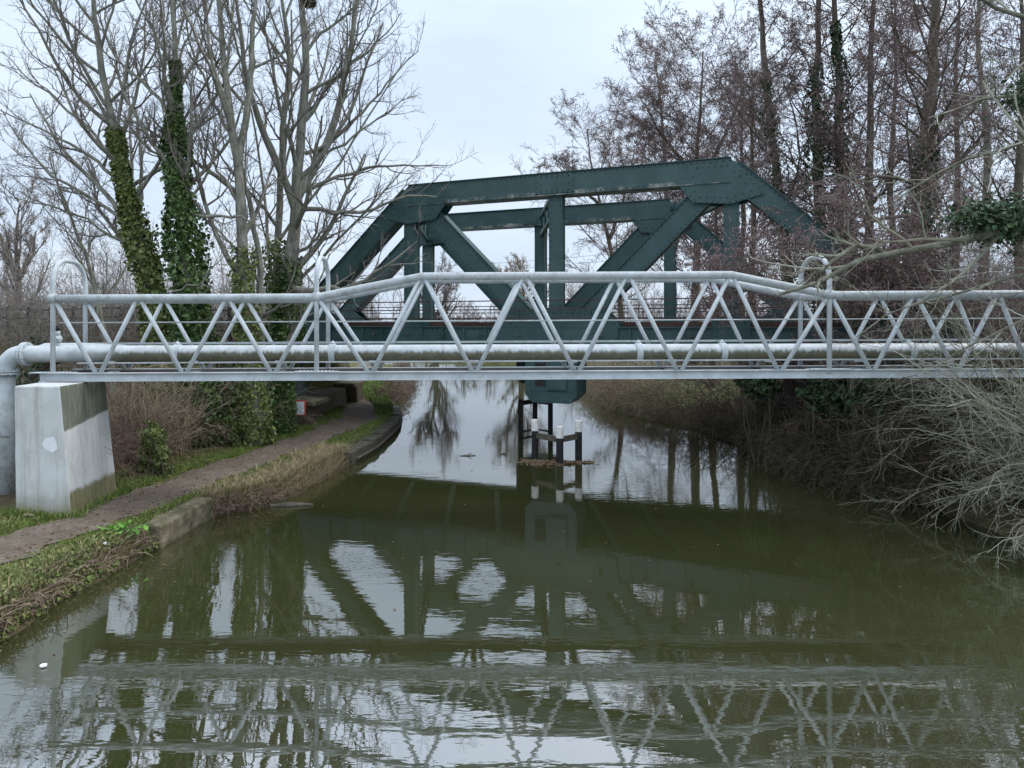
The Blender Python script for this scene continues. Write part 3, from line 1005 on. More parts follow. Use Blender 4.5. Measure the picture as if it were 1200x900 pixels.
def build_abutments():
    t = thing('bridge_abutment', (-5.0, 22.0, 0.3), 'mossy brick abutment beside the towpath under the left end of the railway bridge', 'abutment')
    base = PC - 2 * PD
    a = np.array([base[0], base[1]])
    def Q(s, u, z):
        q = PC + s * PD + POFF * u
        return (q[0], q[1], z)
    MB().hexa([Q(-2.35, -.2, -.2), Q(-1.72, -.2, -.2), Q(-1.72, .02, -.2), Q(-2.35, .02, -.2)],
              [Q(-2.35, -.2, .9), Q(-1.75, -.2, .9), Q(-1.75, .02, .9), Q(-2.35, .02, .9)]).build('brick_block', M['brick'], t, bevel=0.02)
    MB().hexa([Q(-2.35, .86, -.2), Q(-1.66, .86, -.2), Q(-1.66, 1.1, -.2), Q(-2.35, 1.1, -.2)],
              [Q(-2.35, .86, .9), Q(-1.68, .86, .9), Q(-1.68, 1.1, .9), Q(-2.35, 1.1, .9)]).build('brick_block', M['brick'], t, bevel=0.02)
    MB().hexa([Q(-2.35, .022, -.2), Q(-1.8, .022, -.2), Q(-1.75, .858, -.2), Q(-2.35, .858, -.2)],
              [Q(-2.35, .022, .88), Q(-1.82, .022, .88), Q(-1.77, .858, .88), Q(-2.35, .858, .88)]).build('brick_wall', M['brick'], t)
    for u0, u1 in ((-.22, .03), (.85, 1.12)):
        MB().hexa([Q(-2.37, u0, .902), Q(-1.70, u0, .902), Q(-1.66, u1, .902), Q(-2.37, u1, .902)],
                  [Q(-2.37, u0, 1.03), Q(-1.70, u0, 1.03), Q(-1.66, u1, 1.03), Q(-2.37, u1, 1.03)]).build('coping', M['kerb'], t, bevel=0.015)
    MB().hexa([Q(-2.36, -.1, .884), Q(-2.16, -.1, .884), Q(-2.16, 1.1, .884), Q(-2.36, 1.1, .884)],
              [Q(-2.36, -.1, 2.9), Q(-2.16, -.1, 2.9), Q(-2.16, 1.1, 2.9), Q(-2.36, 1.1, 2.9)]).build('ballast_wall', M['brick'], t)
    t = thing('bridge_abutment', (11.0, 17.8, 0.3), 'dark stone abutment on the far right bank below the railway bridge', 'abutment')
    for u0, u1 in ((-.2, .1), (.72, 1.12)):
        MB().hexa([Q(1.62, u0, -.5), Q(2.3, u0, -.5), Q(2.3, u1, -.5), Q(1.62, u1, -.5)],
                  [Q(1.64, u0, .9), Q(2.3, u0, .9), Q(2.3, u1, .9), Q(1.64, u1, .9)]).build('stone_block', M['wet_stone'], t, bevel=0.02)
        MB().hexa([Q(1.6, u0 - .01, .902), Q(2.32, u0 - .01, .902), Q(2.32, u1 + .01, .902), Q(1.6, u1 + .01, .902)],
                  [Q(1.6, u0 - .01, 1.03), Q(2.32, u0 - .01, 1.03), Q(2.32, u1 + .01, 1.03), Q(1.6, u1 + .01, 1.03)]).build('coping', M['kerb'], t, bevel=0.015)
    MB().hexa([Q(2.18, -.1, -.3), Q(2.36, -.1, -.3), Q(2.36, 1.1, -.3), Q(2.18, 1.1, -.3)],
              [Q(2.18, -.1, 2.9), Q(2.36, -.1, 2.9), Q(2.36, 1.1, 2.9), Q(2.18, 1.1, 2.9)]).build('ballast_wall', M['wet_stone'], t)
    # notice on a post by the near block
    p = at(347, 478, 19.4)
    gz = float(height(p[0] - 0.3, p[1]))
    t = thing('notice_sign', (p[0], p[1], gz), 'small white notice with red border on a post in front of the brick abutment', 'sign')
    x, y, z = p
    MB().member((x - 0.2, y + 0.06, gz - 0.1), (x - 0.2, y + 0.06, z + 0.2), 0.09, 0.09).build('post', M['old_wood'], t)
    b = MB().box((x - 0.27, y - 0.02, z - 0.21), (x + 0.27, y + 0.01, z + 0.21))
    b.build('border', M['red_paint'], t)
    pan = MB().box((x - 0.235, y - 0.028, z - 0.175), (x + 0.235, y - 0.021, z + 0.175)).build('panel', M['white'], t)
    b = MB()
    for k, w in enumerate((0.13, 0.17, 0.15)):
        zz = z + 0.08 - k * 0.075
        b.box((x - w, y - 0.032, zz - 0.012), (x + w, y - 0.029, zz + 0.012))
    b.build('print', M['sign_text'], pan, origin=None if False else t.location)


build_abutments()


# ------------------------------------------------------------------ water furniture
def build_fenders():
    for cap, pts, ztop, lab, nm in (
        (True, [(627, 16.9), (656, 16.25), (678, 16.75)], 0.9, 'three black timber piles with white tops joined by rails, in front of hung box', 'pile_fender'),
        (False, [(610, 20.3), (627, 20.9), (645, 20.4)], 1.02, 'three plain black timber piles with a top rail, behind the hung bridge box', 'pile_fender')):
        X = [((px - CX) * Y / F, Y) for px, Y in pts]
        t = thing('pile_fender', (X[1][0], X[1][1], 0.0), lab, 'fender')
        for i, (x, y) in enumerate(X):
            h = ztop + (0.03 if i != 1 else -0.04)
            r = 0.085
            if cap:
                MB().tube([(x, y, -0.75), (x, y, h - 0.26)], r, 12).build('pile', M['black_paint'], t, False)
                MB().tube([(x, y, h - 0.259), (x, y, h), (x, y, h + 0.012)], [r + 0.004, r + 0.004, r - 0.02], 12).build('pile_cap', M['white_worn'], t, False)
            else:
                MB().member((x, y, -0.75), (x, y, h), 0.13, 0.13, side=(1, 0, 0)).build('pile', M['black_paint'], t)
        for i in (0, 1):
            (xa, ya), (xb, yb) = X[i], X[i + 1]
            z = ztop - (0.34 if cap else 0.08)
            MB().member((xa, ya, z), (xb, yb, z), 0.13, 0.06).build('rail', M['old_wood'] if cap else M['black_paint'], t)
            if not cap:
                MB().member((xa, ya, 0.1), (xb, yb, 0.1), 0.05, 0.05).build('rail', M['old_wood'], t)
    # drift debris
    b = MB()
    n = 420
    a = rng.uniform(0, 2 * PI, n)
    rr = np.sqrt(rng.uniform(0, 1, n))
    edge = 0.7 + 0.3 * np.sin(a * 3 + 1) + 0.15 * np.sin(a * 7)
    px = 1.85 + rr * edge * np.cos(a) * 0.85 + 0.2
    py = 16.3 + rr * edge * np.sin(a) * 0.3
    th = rng.normal(0, 0.6, n)
    L = rng.uniform(0.08, 0.38, n)
    d = np.stack([np.cos(th), np.sin(th), rng.normal(0, 0.12, n)], 1) * L[:, None] / 2
    c = np.stack([px, py, rng.uniform(0.0, 0.06, n) * (1 - rr * 0.7)], 1)
    b.tubes(np.stack([c - d, c, c + d], 1), np.repeat(rng.uniform(0.006, 0.016, n)[:, None], 3, 1), 4)
    b.leaves(np.stack([px, py, 0.015 + 0 * px], 1), 0.09, N=np.array([0, 0, 2.0]))
    tag(b.build('driftwood_raft', M['leaf_litter']), 'raft of brown sticks and leaves caught against the white topped piles', 'driftwood')
    b = MB()
    for (x, y, l, an) in ((at(548, 533, 1)[0] * 17.1, 17.2, 0.4, 0.2), (at(590, 531, 1)[0] * 17.3, 17.4, 0.18, 0.9)):
        p0 = np.array([x - l / 2, y, 0.0])
        p1 = np.array([x + l / 2, y + 0.05, 0.01])
        pm = (p0 + p1) / 2 + np.array([0, 0, 0.012])
        b.tube([p0, pm, p1], [0.012, 0.014, 0.008], 5)
        b.tube([pm, pm + np.array([0.06, 0, 0.035]), pm + np.array([0.1, 0, 0.09 if l < 0.3 else 0.05])], [0.011, 0.009, 0.004], 5)
        tag(b.build('floating_stick', M['twig_dark'], origin=tuple(pm)), 'thin dark %s stick poking from the water left of the white topped piles' % ('longer' if l > 0.3 else 'short upright'), 'stick')
        b = MB()
    p = at(340, 593, 12.5)
    p[2] = 0.015
    b = MB().tube([p + np.array([-0.35, -0.05, 0]), p + np.array([0, 0, 0.01]), p + np.array([0.4, 0.05, 0])], [0.03, 0.05, 0.02], 7)
    tag(b.build('floating_log', M['old_wood'], origin=tuple(p)), 'pale waterlogged branch floating beside the grassy left bank', 'log')
    p = np.array([(51 - CX) / F * 6.66, 6.66, 0.012])
    b = MB()
    b.prism([p + np.array(v) for v in ((-0.03, -0.015, 0), (0.0, -0.035, 0), (0.038, -0.01, 0), (0.02, 0.025, 0), (-0.02, 0.02, 0))], (0, 0, 0.014))
    tag(b.build('floating_litter', M['white'], origin=tuple(p)), 'scrap of white litter floating on the water near the left bank', 'litter')


build_fenders()


def build_posts():
    for px, Y, h, r, lab in ((872, 19.9, 0.62, 0.09, 'leftmost of three old timber posts at the right bank below the truss end'),
                             (893, 19.4, 0.7, 0.085, 'middle one of three old timber posts at the right bank below the truss end'),
                             (905, 19.2, 0.55, 0.11, 'rightmost and thickest of three old timber posts at the right bank below the truss end')):
        x = (px - CX) * Y / F
        P = np.array([(x, Y, -0.6), (x + 0.01, Y, 0.1), (x + 0.02, Y, h - 0.02), (x + 0.02, Y, h)])
        b = MB().tube(P, [r * 1.08, r, r * 0.95, r * 0.8], 9)
        tag(b.build('timber_post', M['dark_wood'], origin=(x, Y, 0)), lab, 'post', 'old timber posts at the right bank')


build_posts()


def build_edges():
    # concrete coping block on the near left bank
    P0, P1 = np.array([-4.36, 10.15]), np.array([-4.18, 11.8])
    nrm = unit(np.array([-(P1 - P0)[1], (P1 - P0)[0]]))
    t = None
    bot = [(*P0, -0.6), (*P1, -0.6), (*(P1 + nrm * 0.36), -0.6), (*(P0 + nrm * 0.36), -0.6)]
    top = [(*(P0 + nrm * 0.02), 0.325), (*(P1 + nrm * 0.02), 0.325), (*(P1 + nrm * 0.36), 0.335), (*(P0 + nrm * 0.36), 0.335)]
    tag(rough_edges(MB().hexa(bot, top).build('concrete_kerb', M['kerb'], origin=(-4.4, 11, 0), bevel=0.03), 5, 0.07, 0.3), 'mossy broken concrete kerb block edging the near left bank', 'kerb')
    # stone edging below the towpath near the railway bridge
    b = MB()
    ys = np.concatenate([np.arange(16.2, 26, 0.55)])
    for i in range(len(ys) - 1):
        y0, y1 = ys[i], ys[i + 1] - 0.012
        h = 0.27 + 0.02 * math.sin(i * 2.7)
        x0, x1 = float(fL(y0)), float(fL(y1))
        b.hexa([(x0 + 0.06, y0, -0.6), (x1 + 0.06, y1, -0.6), (x1 - 0.34, y1, -0.6), (x0 - 0.34, y0, -0.6)],
               [(x0 + 0.04, y0, h), (x1 + 0.04, y1, h), (x1 - 0.34, y1, h + 0.02), (x0 - 0.34, y0, h + 0.02)])
    tag(b.build('stone_edging', M['wet_stone'], origin=(-2.3, 20, 0), bevel=0.02), 'curved wet stone edging between towpath and water below the railway bridge', 'edging')
    # timber waling strip along it
    b = MB()
    yy = np.arange(16.4, 25.6, 0.4)
    b.tube(np.stack([fL(yy) + 0.09, yy, 0.1 + 0 * yy], 1), 0.028, 6)
    tag(b.build('waling_strip', M['old_wood'], origin=(-2.2, 20, 0)), 'thin pale timber strip fixed along the wet stone edging', 'timber strip')


build_edges()


# ------------------------------------------------------------------ plants
def resample(pts, n):
    pts = np.asarray(pts, float)
    d = np.concatenate([[0], np.cumsum(np.linalg.norm(np.diff(pts, axis=0), axis=1))])
    u = np.linspace(0, d[-1], n)
    out = np.stack([np.interp(u, d, pts[:, k]) for k in range(3)], 1)
    for _ in range(2):   # soften corners
        out[1:-1] = 0.25 * out[:-2] + 0.5 * out[1:-1] + 0.25 * out[2:]
    return out


def grow(r, par, n, t0, t1, ang, angj, ratio, fall, up, wig, npt, rr, rmin, lmin=0.0, flat=0.0, taper=0.75):
    P, R = par
    m, k, _ = P.shape
    idx = np.repeat(np.arange(m), n)
    j = np.tile(np.arange(n), m)
    N = len(idx)
    t = t0 + (t1 - t0) * (j + r.uniform(0, 1, N)) / n
    s = np.clip(t * (k - 1), 0, k - 1.001)
    i = s.astype(int)
    f = (s - i)[:, None]
    A, B = P[idx, i], P[idx, i + 1]
    pos = A * (1 - f) + B * f
    tan = unit(B - A)
    rp = R[idx, i] * (1 - f[:, 0]) + R[idx, i + 1] * f[:, 0]
    L = np.linalg.norm(np.diff(P, axis=1), axis=2).sum(1)[idx]
    u = unit(np.cross(tan, r.normal(size=(N, 3)) if flat == 0 else np.tile([0, 0, 1.0], (N, 1)) + 0.2 * r.normal(size=(N, 3))))
    if flat > 0:
        u = u * np.where(r.uniform(size=(N, 1)) < 0.5, -1, 1) + flat * r.normal(size=(N, 3)) * 0.3
        u = unit(u - tan * (u * tan).sum(1, keepdims=True))
    a = ang + r.normal(0, angj, N)
    d = np.cos(a)[:, None] * tan + np.sin(a)[:, None] * u
    ln = np.maximum(L * ratio * (1 - fall * t) * r.uniform(0.55, 1.25, N), lmin * r.uniform(0.7, 1.2, N))
    pts = [pos]
    for q in range(npt - 1):
        d = unit(d + wig * r.normal(size=(N, 3)) + np.array([0, 0, up]))
        pts.append(pts[-1] + d * (ln / (npt - 1))[:, None])
    Pn = np.stack(pts, 1)
    r0 = np.maximum(np.minimum(rp * 0.85, rp * rr + rmin * 0.3), rmin)
    Rn = r0[:, None] * (1 - taper * np.linspace(0, 1, npt))[None]
    return Pn, np.maximum(Rn, rmin * 0.55)


def ivy_points(r, path, rad, n, spread, t0=0.0, t1=1.0, bulge=None):
    s = (t0 + (t1 - t0) * r.uniform(0, 1, n) ** 1.25) * (len(path) - 1)
    i = np.clip(s.astype(int), 0, len(path) - 2)
    f = (s - i)[:, None]
    c = path[i] * (1 - f) + path[i + 1] * f
    rr = rad[i] * (1 - f[:, 0]) + rad[i + 1] * f[:, 0]
    tt = s / (len(path) - 1)
    prof = np.ones(n) if bulge is None else np.interp(tt, bulge[0], bulge[1])
    clump = 0.65 + 0.5 * np.abs(np.sin(s * 2.1 + 3 * np.sin(s * 0.7))) + 0.35 * r.uniform(0, 1, n)
    a = r.uniform(0, 2 * PI, n)
    lump = 0.75 + 0.35 * np.sin(a * 2 + s * 1.7) + 0.2 * np.sin(a * 5 + s * 3)
    d = np.stack([np.cos(a), np.sin(a), 0.3 * r.normal(size=n)], 1)
    off = rr + spread * prof * clump * lump * (0.35 + 0.65 * np.sqrt(r.uniform(0, 1, n)))
    return c + d * off[:, None], d


def tree_ratio(tr, k=0.75):
    return tr


def big_tree(seed, loc_paths, radii, label, limbs=(), bark='bark_pale', twig='twig_grey', ivy=None, auto=14, a0=0.3, kind='bare', dens=1.0, limb_len=0.34, up1=0.09, rt=0.006, cat='tree', group=None, name='bare_tree'):
    """several stems (each a polyline), hand placed limbs, then three or four orders of finer wood"""
    r = np.random.default_rng(seed)
    base = loc_paths[0][0]
    t = thing(name, (base[0], base[1], base[2]), label, cat, group)
    stems = []
    tb = MB()
    for pth, (ra, rb) in zip(loc_paths, radii):
        P = resample(pth, 22)
        P[1:] += r.normal(0, 0.018, P[1:].shape) * np.array([1, 1, 0.3])
        u = np.linspace(0, 1, 22)
        R = rb + (ra - rb) * (1 - u) ** 1.1
        R = R * (1 + 0.06 * r.normal(size=22)) 
        if pth is loc_paths[0]:
            R[:3] *= np.array([1.25, 1.12, 1.04])
        tb.tubes(P[None], R[None], 11)
        stems.append((P, R))
    lp = []
    for (pts, ra) in limbs:
        P = resample(pts, 12)
        P[1:] += r.normal(0, 0.03, P[1:].shape)
        R = ra * (1 - 0.8 * np.linspace(0, 1, 12))
        tb.tubes(P[None], R[None], 8)
        lp.append((P, R))
    SP, SR = np.stack([p for p, _ in stems]), np.stack([q for _, q in stems])
    lens = np.linalg.norm(np.diff(SP, axis=1), axis=2).sum(1)
    l1 = [grow(r, (SP[i:i + 1], SR[i:i + 1]), max(3, int(auto * lens[i] / lens[0])), a0 if i == 0 else 0.2, 0.98, 0.75 if kind == 'bare' else 0.95, 0.2, limb_len * (1 if i == 0 else 1.3), 0.55 if kind == 'bare' else 0.42, up1, 0.1, 10, 0.5 if kind == 'bare' else 0.22, 0.013, lmin=1.0) for i in range(len(SP))]
    l1P, l1R = np.concatenate([q[0] for q in l1]), np.concatenate([q[1] for q in l1])
    tb.tubes(l1P, l1R, 6)
    tb.build('trunk', M[bark], t, True)
    l1P12 = np.stack([resample(p, 12) for p in l1P])
    l1R12 = np.stack([np.interp(np.linspace(0, 1, 12), np.linspace(0, 1, 10), q) for q in l1R])
    if lp:
        l1P12 = np.concatenate([l1P12, np.stack([p for p, _ in lp])])
        l1R12 = np.concatenate([l1R12, np.stack([q for _, q in lp])])
    cb = MB()
    if kind == 'bare':
        L2 = grow(r, (l1P12, l1R12), int(8 * dens), 0.2, 1.0, 0.7, 0.22, 0.38, 0.45, 0.10, 0.15, 7, 0.55, rt * 1.5, lmin=0.5)
        cb.tubes(*L2, 5)
        L3 = grow(r, L2, int(5 * dens), 0.15, 1.0, 0.7, 0.25, 0.5, 0.35, 0.08, 0.2, 5, 0.6, rt, lmin=0.3)
        cb.tubes(*L3, 3)
        L4 = grow(r, L3, 3, 0.25, 1.0, 0.65, 0.3, 0.5, 0.2, 0.06, 0.25, 4, 0.7, rt * 0.8, lmin=0.16)
        cb.tubes(*L4, 3)
        cb.build('crown', M[twig], t)
    else:
        L2 = grow(r, (l1P12, l1R12), int(8 * dens), 0.15, 1.0, 0.85, 0.22, 0.36, 0.4, 0.05, 0.16, 6, 0.55, rt * 1.3, lmin=0.45, flat=1.0)
        cb.tubes(*L2, 4)
        L3 = grow(r, L2, int(7 * dens), 0.15, 1.0, 0.75, 0.25, 0.5, 0.35, 0.02, 0.22, 5, 0.6, rt, lmin=0.25, flat=1.0)
        cb.tubes(*L3, 3)
        L4 = grow(r, L3, 3, 0.3, 1.0, 0.7, 0.3, 0.5, 0.2, -0.02, 0.28, 3, 0.7, rt * 0.8, lmin=0.12)
        cb.tubes(*L4, 3)
        cr = cb.build('crown', M[twig], t)
        n4 = len(L4[0])
        pk = r.uniform(size=n4) < 0.8
        tips = L4[0][pk, -1] + r.normal(0, 0.02, (pk.sum(), 3))
        mids = L4[0][pk, 1] + r.normal(0, 0.02, (pk.sum(), 3))
        kb = MB().octas(np.concatenate([tips, mids[::2]]), r.uniform(0.011, 0.026, len(tips) + len(mids[::2])), (0.8, 0.8, 1.3))
        kb.build('catkins', M['catkin'], t)
    if ivy:
        for iv in ivy:
            P, R = stems[iv.get('stem', 0)]
            n = iv['n']
            pts, nr = ivy_points(r, P, R, n, iv['spread'], iv['t0'], iv['t1'], iv.get('bulge'))
            MB().leaves(pts, iv.get('size', 0.1), nr, r).build('ivy', M[iv.get('mat', 'ivy')], t)
    return t


def pxpath(pts, Y, dY=0.0):
    out = []
    for k, (px, py) in enumerate(pts):
        out.append(at(px, py, Y + dY * k / max(1, len(pts) - 1)))
    return out


def ground_start(pth):
    p = pth[0].copy()
    p[2] = float(height(p[0], p[1])) - 0.08
    return [p] + list(pth[1:])


def left_trees():
    Y = 17.2
    big_tree(11, [ground_start(pxpath([(200, 420), (186, 370), (172, 320), (160, 270), (149, 225), (139, 180), (128, 130), (118, 80), (112, 20), (104, -60), (98, -140)], Y)),], [(0.19, 0.025)],
             'leaning tree wrapped in yellow green ivy low down, leftmost of the big left trees', auto=26, a0=0.32, limb_len=0.42, dens=1.2,
             limbs=[(pxpath([(152, 240), (130, 200), (95, 175), (50, 150), (0, 132)], Y, -1.0), 0.055), (pxpath([(145, 205), (115, 160), (70, 120), (35, 95), (5, 60)], Y, 1.0), 0.05),
                    (pxpath([(158, 268), (120, 240), (75, 215), (40, 190), (2, 130)], Y, -.5), 0.05), (pxpath([(134, 150), (105, 100), (80, 50), (60, 0)], Y, .5), 0.05),
                    (pxpath([(170, 300), (110, 260), (60, 240), (5, 232)], Y, -1.2), 0.045)],
             ivy=[dict(n=11000, spread=0.3, t0=0.02, t1=0.56, mat='ivy_light', size=0.115, bulge=([0, .2, .4, .56], [1.5, 1.1, .6, .2]))], name='ivy_clad_tree')
    Y = 16.6
    big_tree(12, [ground_start(pxpath([(232, 430), (226, 370), (219, 310), (213, 260), (208, 200), (205, 150), (204, 95), (206, 40), (198, -30), (190, -120)], Y))], [(0.19, 0.025)],
             'upright tree thickly wrapped in dark green ivy to half its height, second on the left', auto=22, a0=0.42, limb_len=0.4, dens=1.2,
             limbs=[(pxpath([(208, 150), (185, 110), (150, 85), (120, 40), (108, -10)], Y, 1), 0.05), (pxpath([(212, 210), (170, 170), (140, 135), (110, 118)], Y, -1), 0.04),
                    (pxpath([(206, 110), (235, 60), (245, 10), (255, -50)], Y, .6), 0.05), (pxpath([(214, 240), (240, 215), (258, 160), (262, 100)], Y, -.8), 0.04),
                    (pxpath([(216, 250), (250, 255), (275, 250), (300, 262), (330, 285)], Y, -1.1), 0.045)],
             ivy=[dict(n=16000, spread=0.34, t0=0.0, t1=0.7, mat='ivy', size=0.115, bulge=([0, .25, .4, .55, .7], [1.5, 1.3, .9, .5, .2]))], name='ivy_clad_tree')
    Y = 16.9
    big_tree(13, [ground_start(pxpath([(298, 430), (288, 360), (282, 300), (283, 235), (275, 165), (265, 115), (262, 60), (252, -30), (246, -120)], Y)),
                  pxpath([(279, 195), (288, 140), (294, 90), (296, 30), (304, -60), (310, -120)], Y, .6),
                  ground_start(pxpath([(306, 420), (306, 310), (296, 250), (284, 205), (270, 150)], Y + .4, .4))], [(0.2, 0.03), (0.1, 0.02), (0.12, 0.04)],
             'pale grey twin stemmed tree with green ivy foot, third of the big left trees', auto=10, a0=0.3, limb_len=0.4, dens=1.1,
             limbs=[(pxpath([(273, 160), (245, 110), (225, 60), (215, 0)], Y, 1), 0.05), (pxpath([(281, 240), (255, 200), (235, 150), (215, 118)], Y, -1), 0.045),
                    (pxpath([(200, 342), (232, 332), (256, 308), (272, 286), (286, 268)], Y - 1.4, .2), 0.02)],
             ivy=[dict(n=4500, spread=0.2, t0=0.0, t1=0.36, mat='ivy_light', size=0.1)])
    Y = 18.6
    big_tree(14, [ground_start(pxpath([(330, 450), (336, 380), (343, 300), (347, 250), (350, 180), (357, 110), (360, 60), (352, 0), (345, -80), (342, -130)], Y)),
                  pxpath([(348, 232), (366, 200), (386, 165), (400, 110), (412, 50), (420, -30), (430, -90)], Y, .5),
                  ground_start(pxpath([(322, 440), (325, 300), (328, 210), (334, 130), (340, 60), (326, -30), (320, -110)], Y + .3, .3)),
                  pxpath([(345, 240), (322, 185), (302, 140), (287, 90), (280, 30), (270, -60)], Y, -.8)],
             [(0.25, 0.035), (0.13, 0.025), (0.14, 0.03), (0.12, 0.025)],
             'largest bare grey tree on the left, several stems and long limbs reaching over the water', auto=14, a0=0.28, limb_len=0.36, dens=1.1,
             limbs=[(pxpath([(347, 248), (375, 243), (402, 254), (432, 246), (455, 236), (482, 228), (512, 230)], Y, -1.0), 0.07),
                    (pxpath([(352, 226), (385, 211), (420, 200), (468, 193), (524, 194)], Y, -.4), 0.06),
                    (pxpath([(357, 180), (392, 168), (418, 135), (452, 105), (488, 60)], Y, .3), 0.06),
                    (pxpath([(358, 110), (390, 92), (430, 66), (470, 18)], Y, -.5), 0.055),
                    (pxpath([(360, 60), (385, 30), (420, 5), (450, -35)], Y, .4), 0.05),
                    (pxpath([(372, 190), (402, 165), (430, 150), (458, 130), (478, 108)], Y, .8), 0.045),
                    (pxpath([(345, 338), (378, 340), (410, 336), (430, 328), (450, 312), (474, 297), (487, 283)], Y - 1.0, -.6), 0.075),
                    (pxpath([(344, 300), (372, 280), (388, 262), (370, 225)], Y, -.6), 0.05)],
             ivy=[dict(n=9500, spread=0.3, t0=0.0, t1=0.32, mat='ivy', size=0.12, bulge=([0, .1, .18, .32], [0.1, .3, 1.0, .35])),
                  dict(n=3500, spread=0.26, t0=0.02, t1=0.36, stem=2, mat='ivy_light', size=0.11)])
    # young stems and far left tree
    Y = 19.5
    big_tree(15, [ground_start(pxpath([(140, 400), (110, 330), (92, 275), (70, 230), (58, 180)], Y))], [(0.1, 0.02)],
             'slim bare sapling leaning left between the footbridge hoop and the ivy tree', auto=14, a0=0.3, limb_len=0.45, rt=0.006, name='bare_tree')
    Y = 42
    big_tree(16, [ground_start(pxpath([(25, 400), (22, 330), (18, 290), (22, 240)], Y)), pxpath([(22, 330), (5, 290), (-8, 250)], Y), pxpath([(22, 330), (38, 300), (42, 270)], Y)],
             [(0.3, 0.04), (0.15, 0.04), (0.12, 0.03)], 'round crowned bare tree in the distance at the far left edge', bark='bark_brown', twig='far_twig', auto=18, a0=0.15, limb_len=0.5, dens=1.3, rt=0.012)
    big_tree(17, [ground_start(pxpath([(512, 400), (510, 370), (505, 350), (507, 322)], 60)), pxpath([(510, 372), (522, 350), (530, 332)], 60), pxpath([(510, 372), (496, 352), (490, 338)], 60)],
             [(0.3, 0.05), (0.18, 0.04), (0.16, 0.04)], 'small bare tree far along the canal seen through the left half of the truss', bark='bark_brown', twig='far_twig', auto=20, a0=0.1, limb_len=0.6, dens=1.2, rt=0.016)
    big_tree(18, [ground_start(pxpath([(612, 400), (610, 365), (614, 340), (610, 318)], 56)), pxpath([(610, 370), (592, 345), (585, 330)], 56), pxpath([(610, 370), (628, 345), (640, 325)], 56)],
             [(0.32, 0.05), (0.18, 0.04), (0.16, 0.04)], 'small bare tree far along the canal seen just left of the centre post', bark='bark_brown', twig='twig_tan', auto=20, a0=0.1, limb_len=0.6, dens=1.2, rt=0.016)
    # nest in the main tree
    p = at(362, 3, 18.6)
    b = MB()
    n = 260
    d = unit(rng.normal(size=(n, 3)))
    c = p + d * rng.uniform(0.05, 0.17, (n, 1)) * np.array([1.1, 1.1, 0.8])
    e = unit(np.cross(d, rng.normal(size=(n, 3)))) * rng.uniform(0.06, 0.16, (n, 1))
    b.tubes(np.stack([c - e, c + d * 0.01, c + e], 1), np.full((n, 3), 0.007), 3)
    tag(b.build('bird_nest', M['twig_dark'], origin=tuple(p)), 'dark twig nest high in the largest left tree at the top of picture', 'nest')


left_trees()


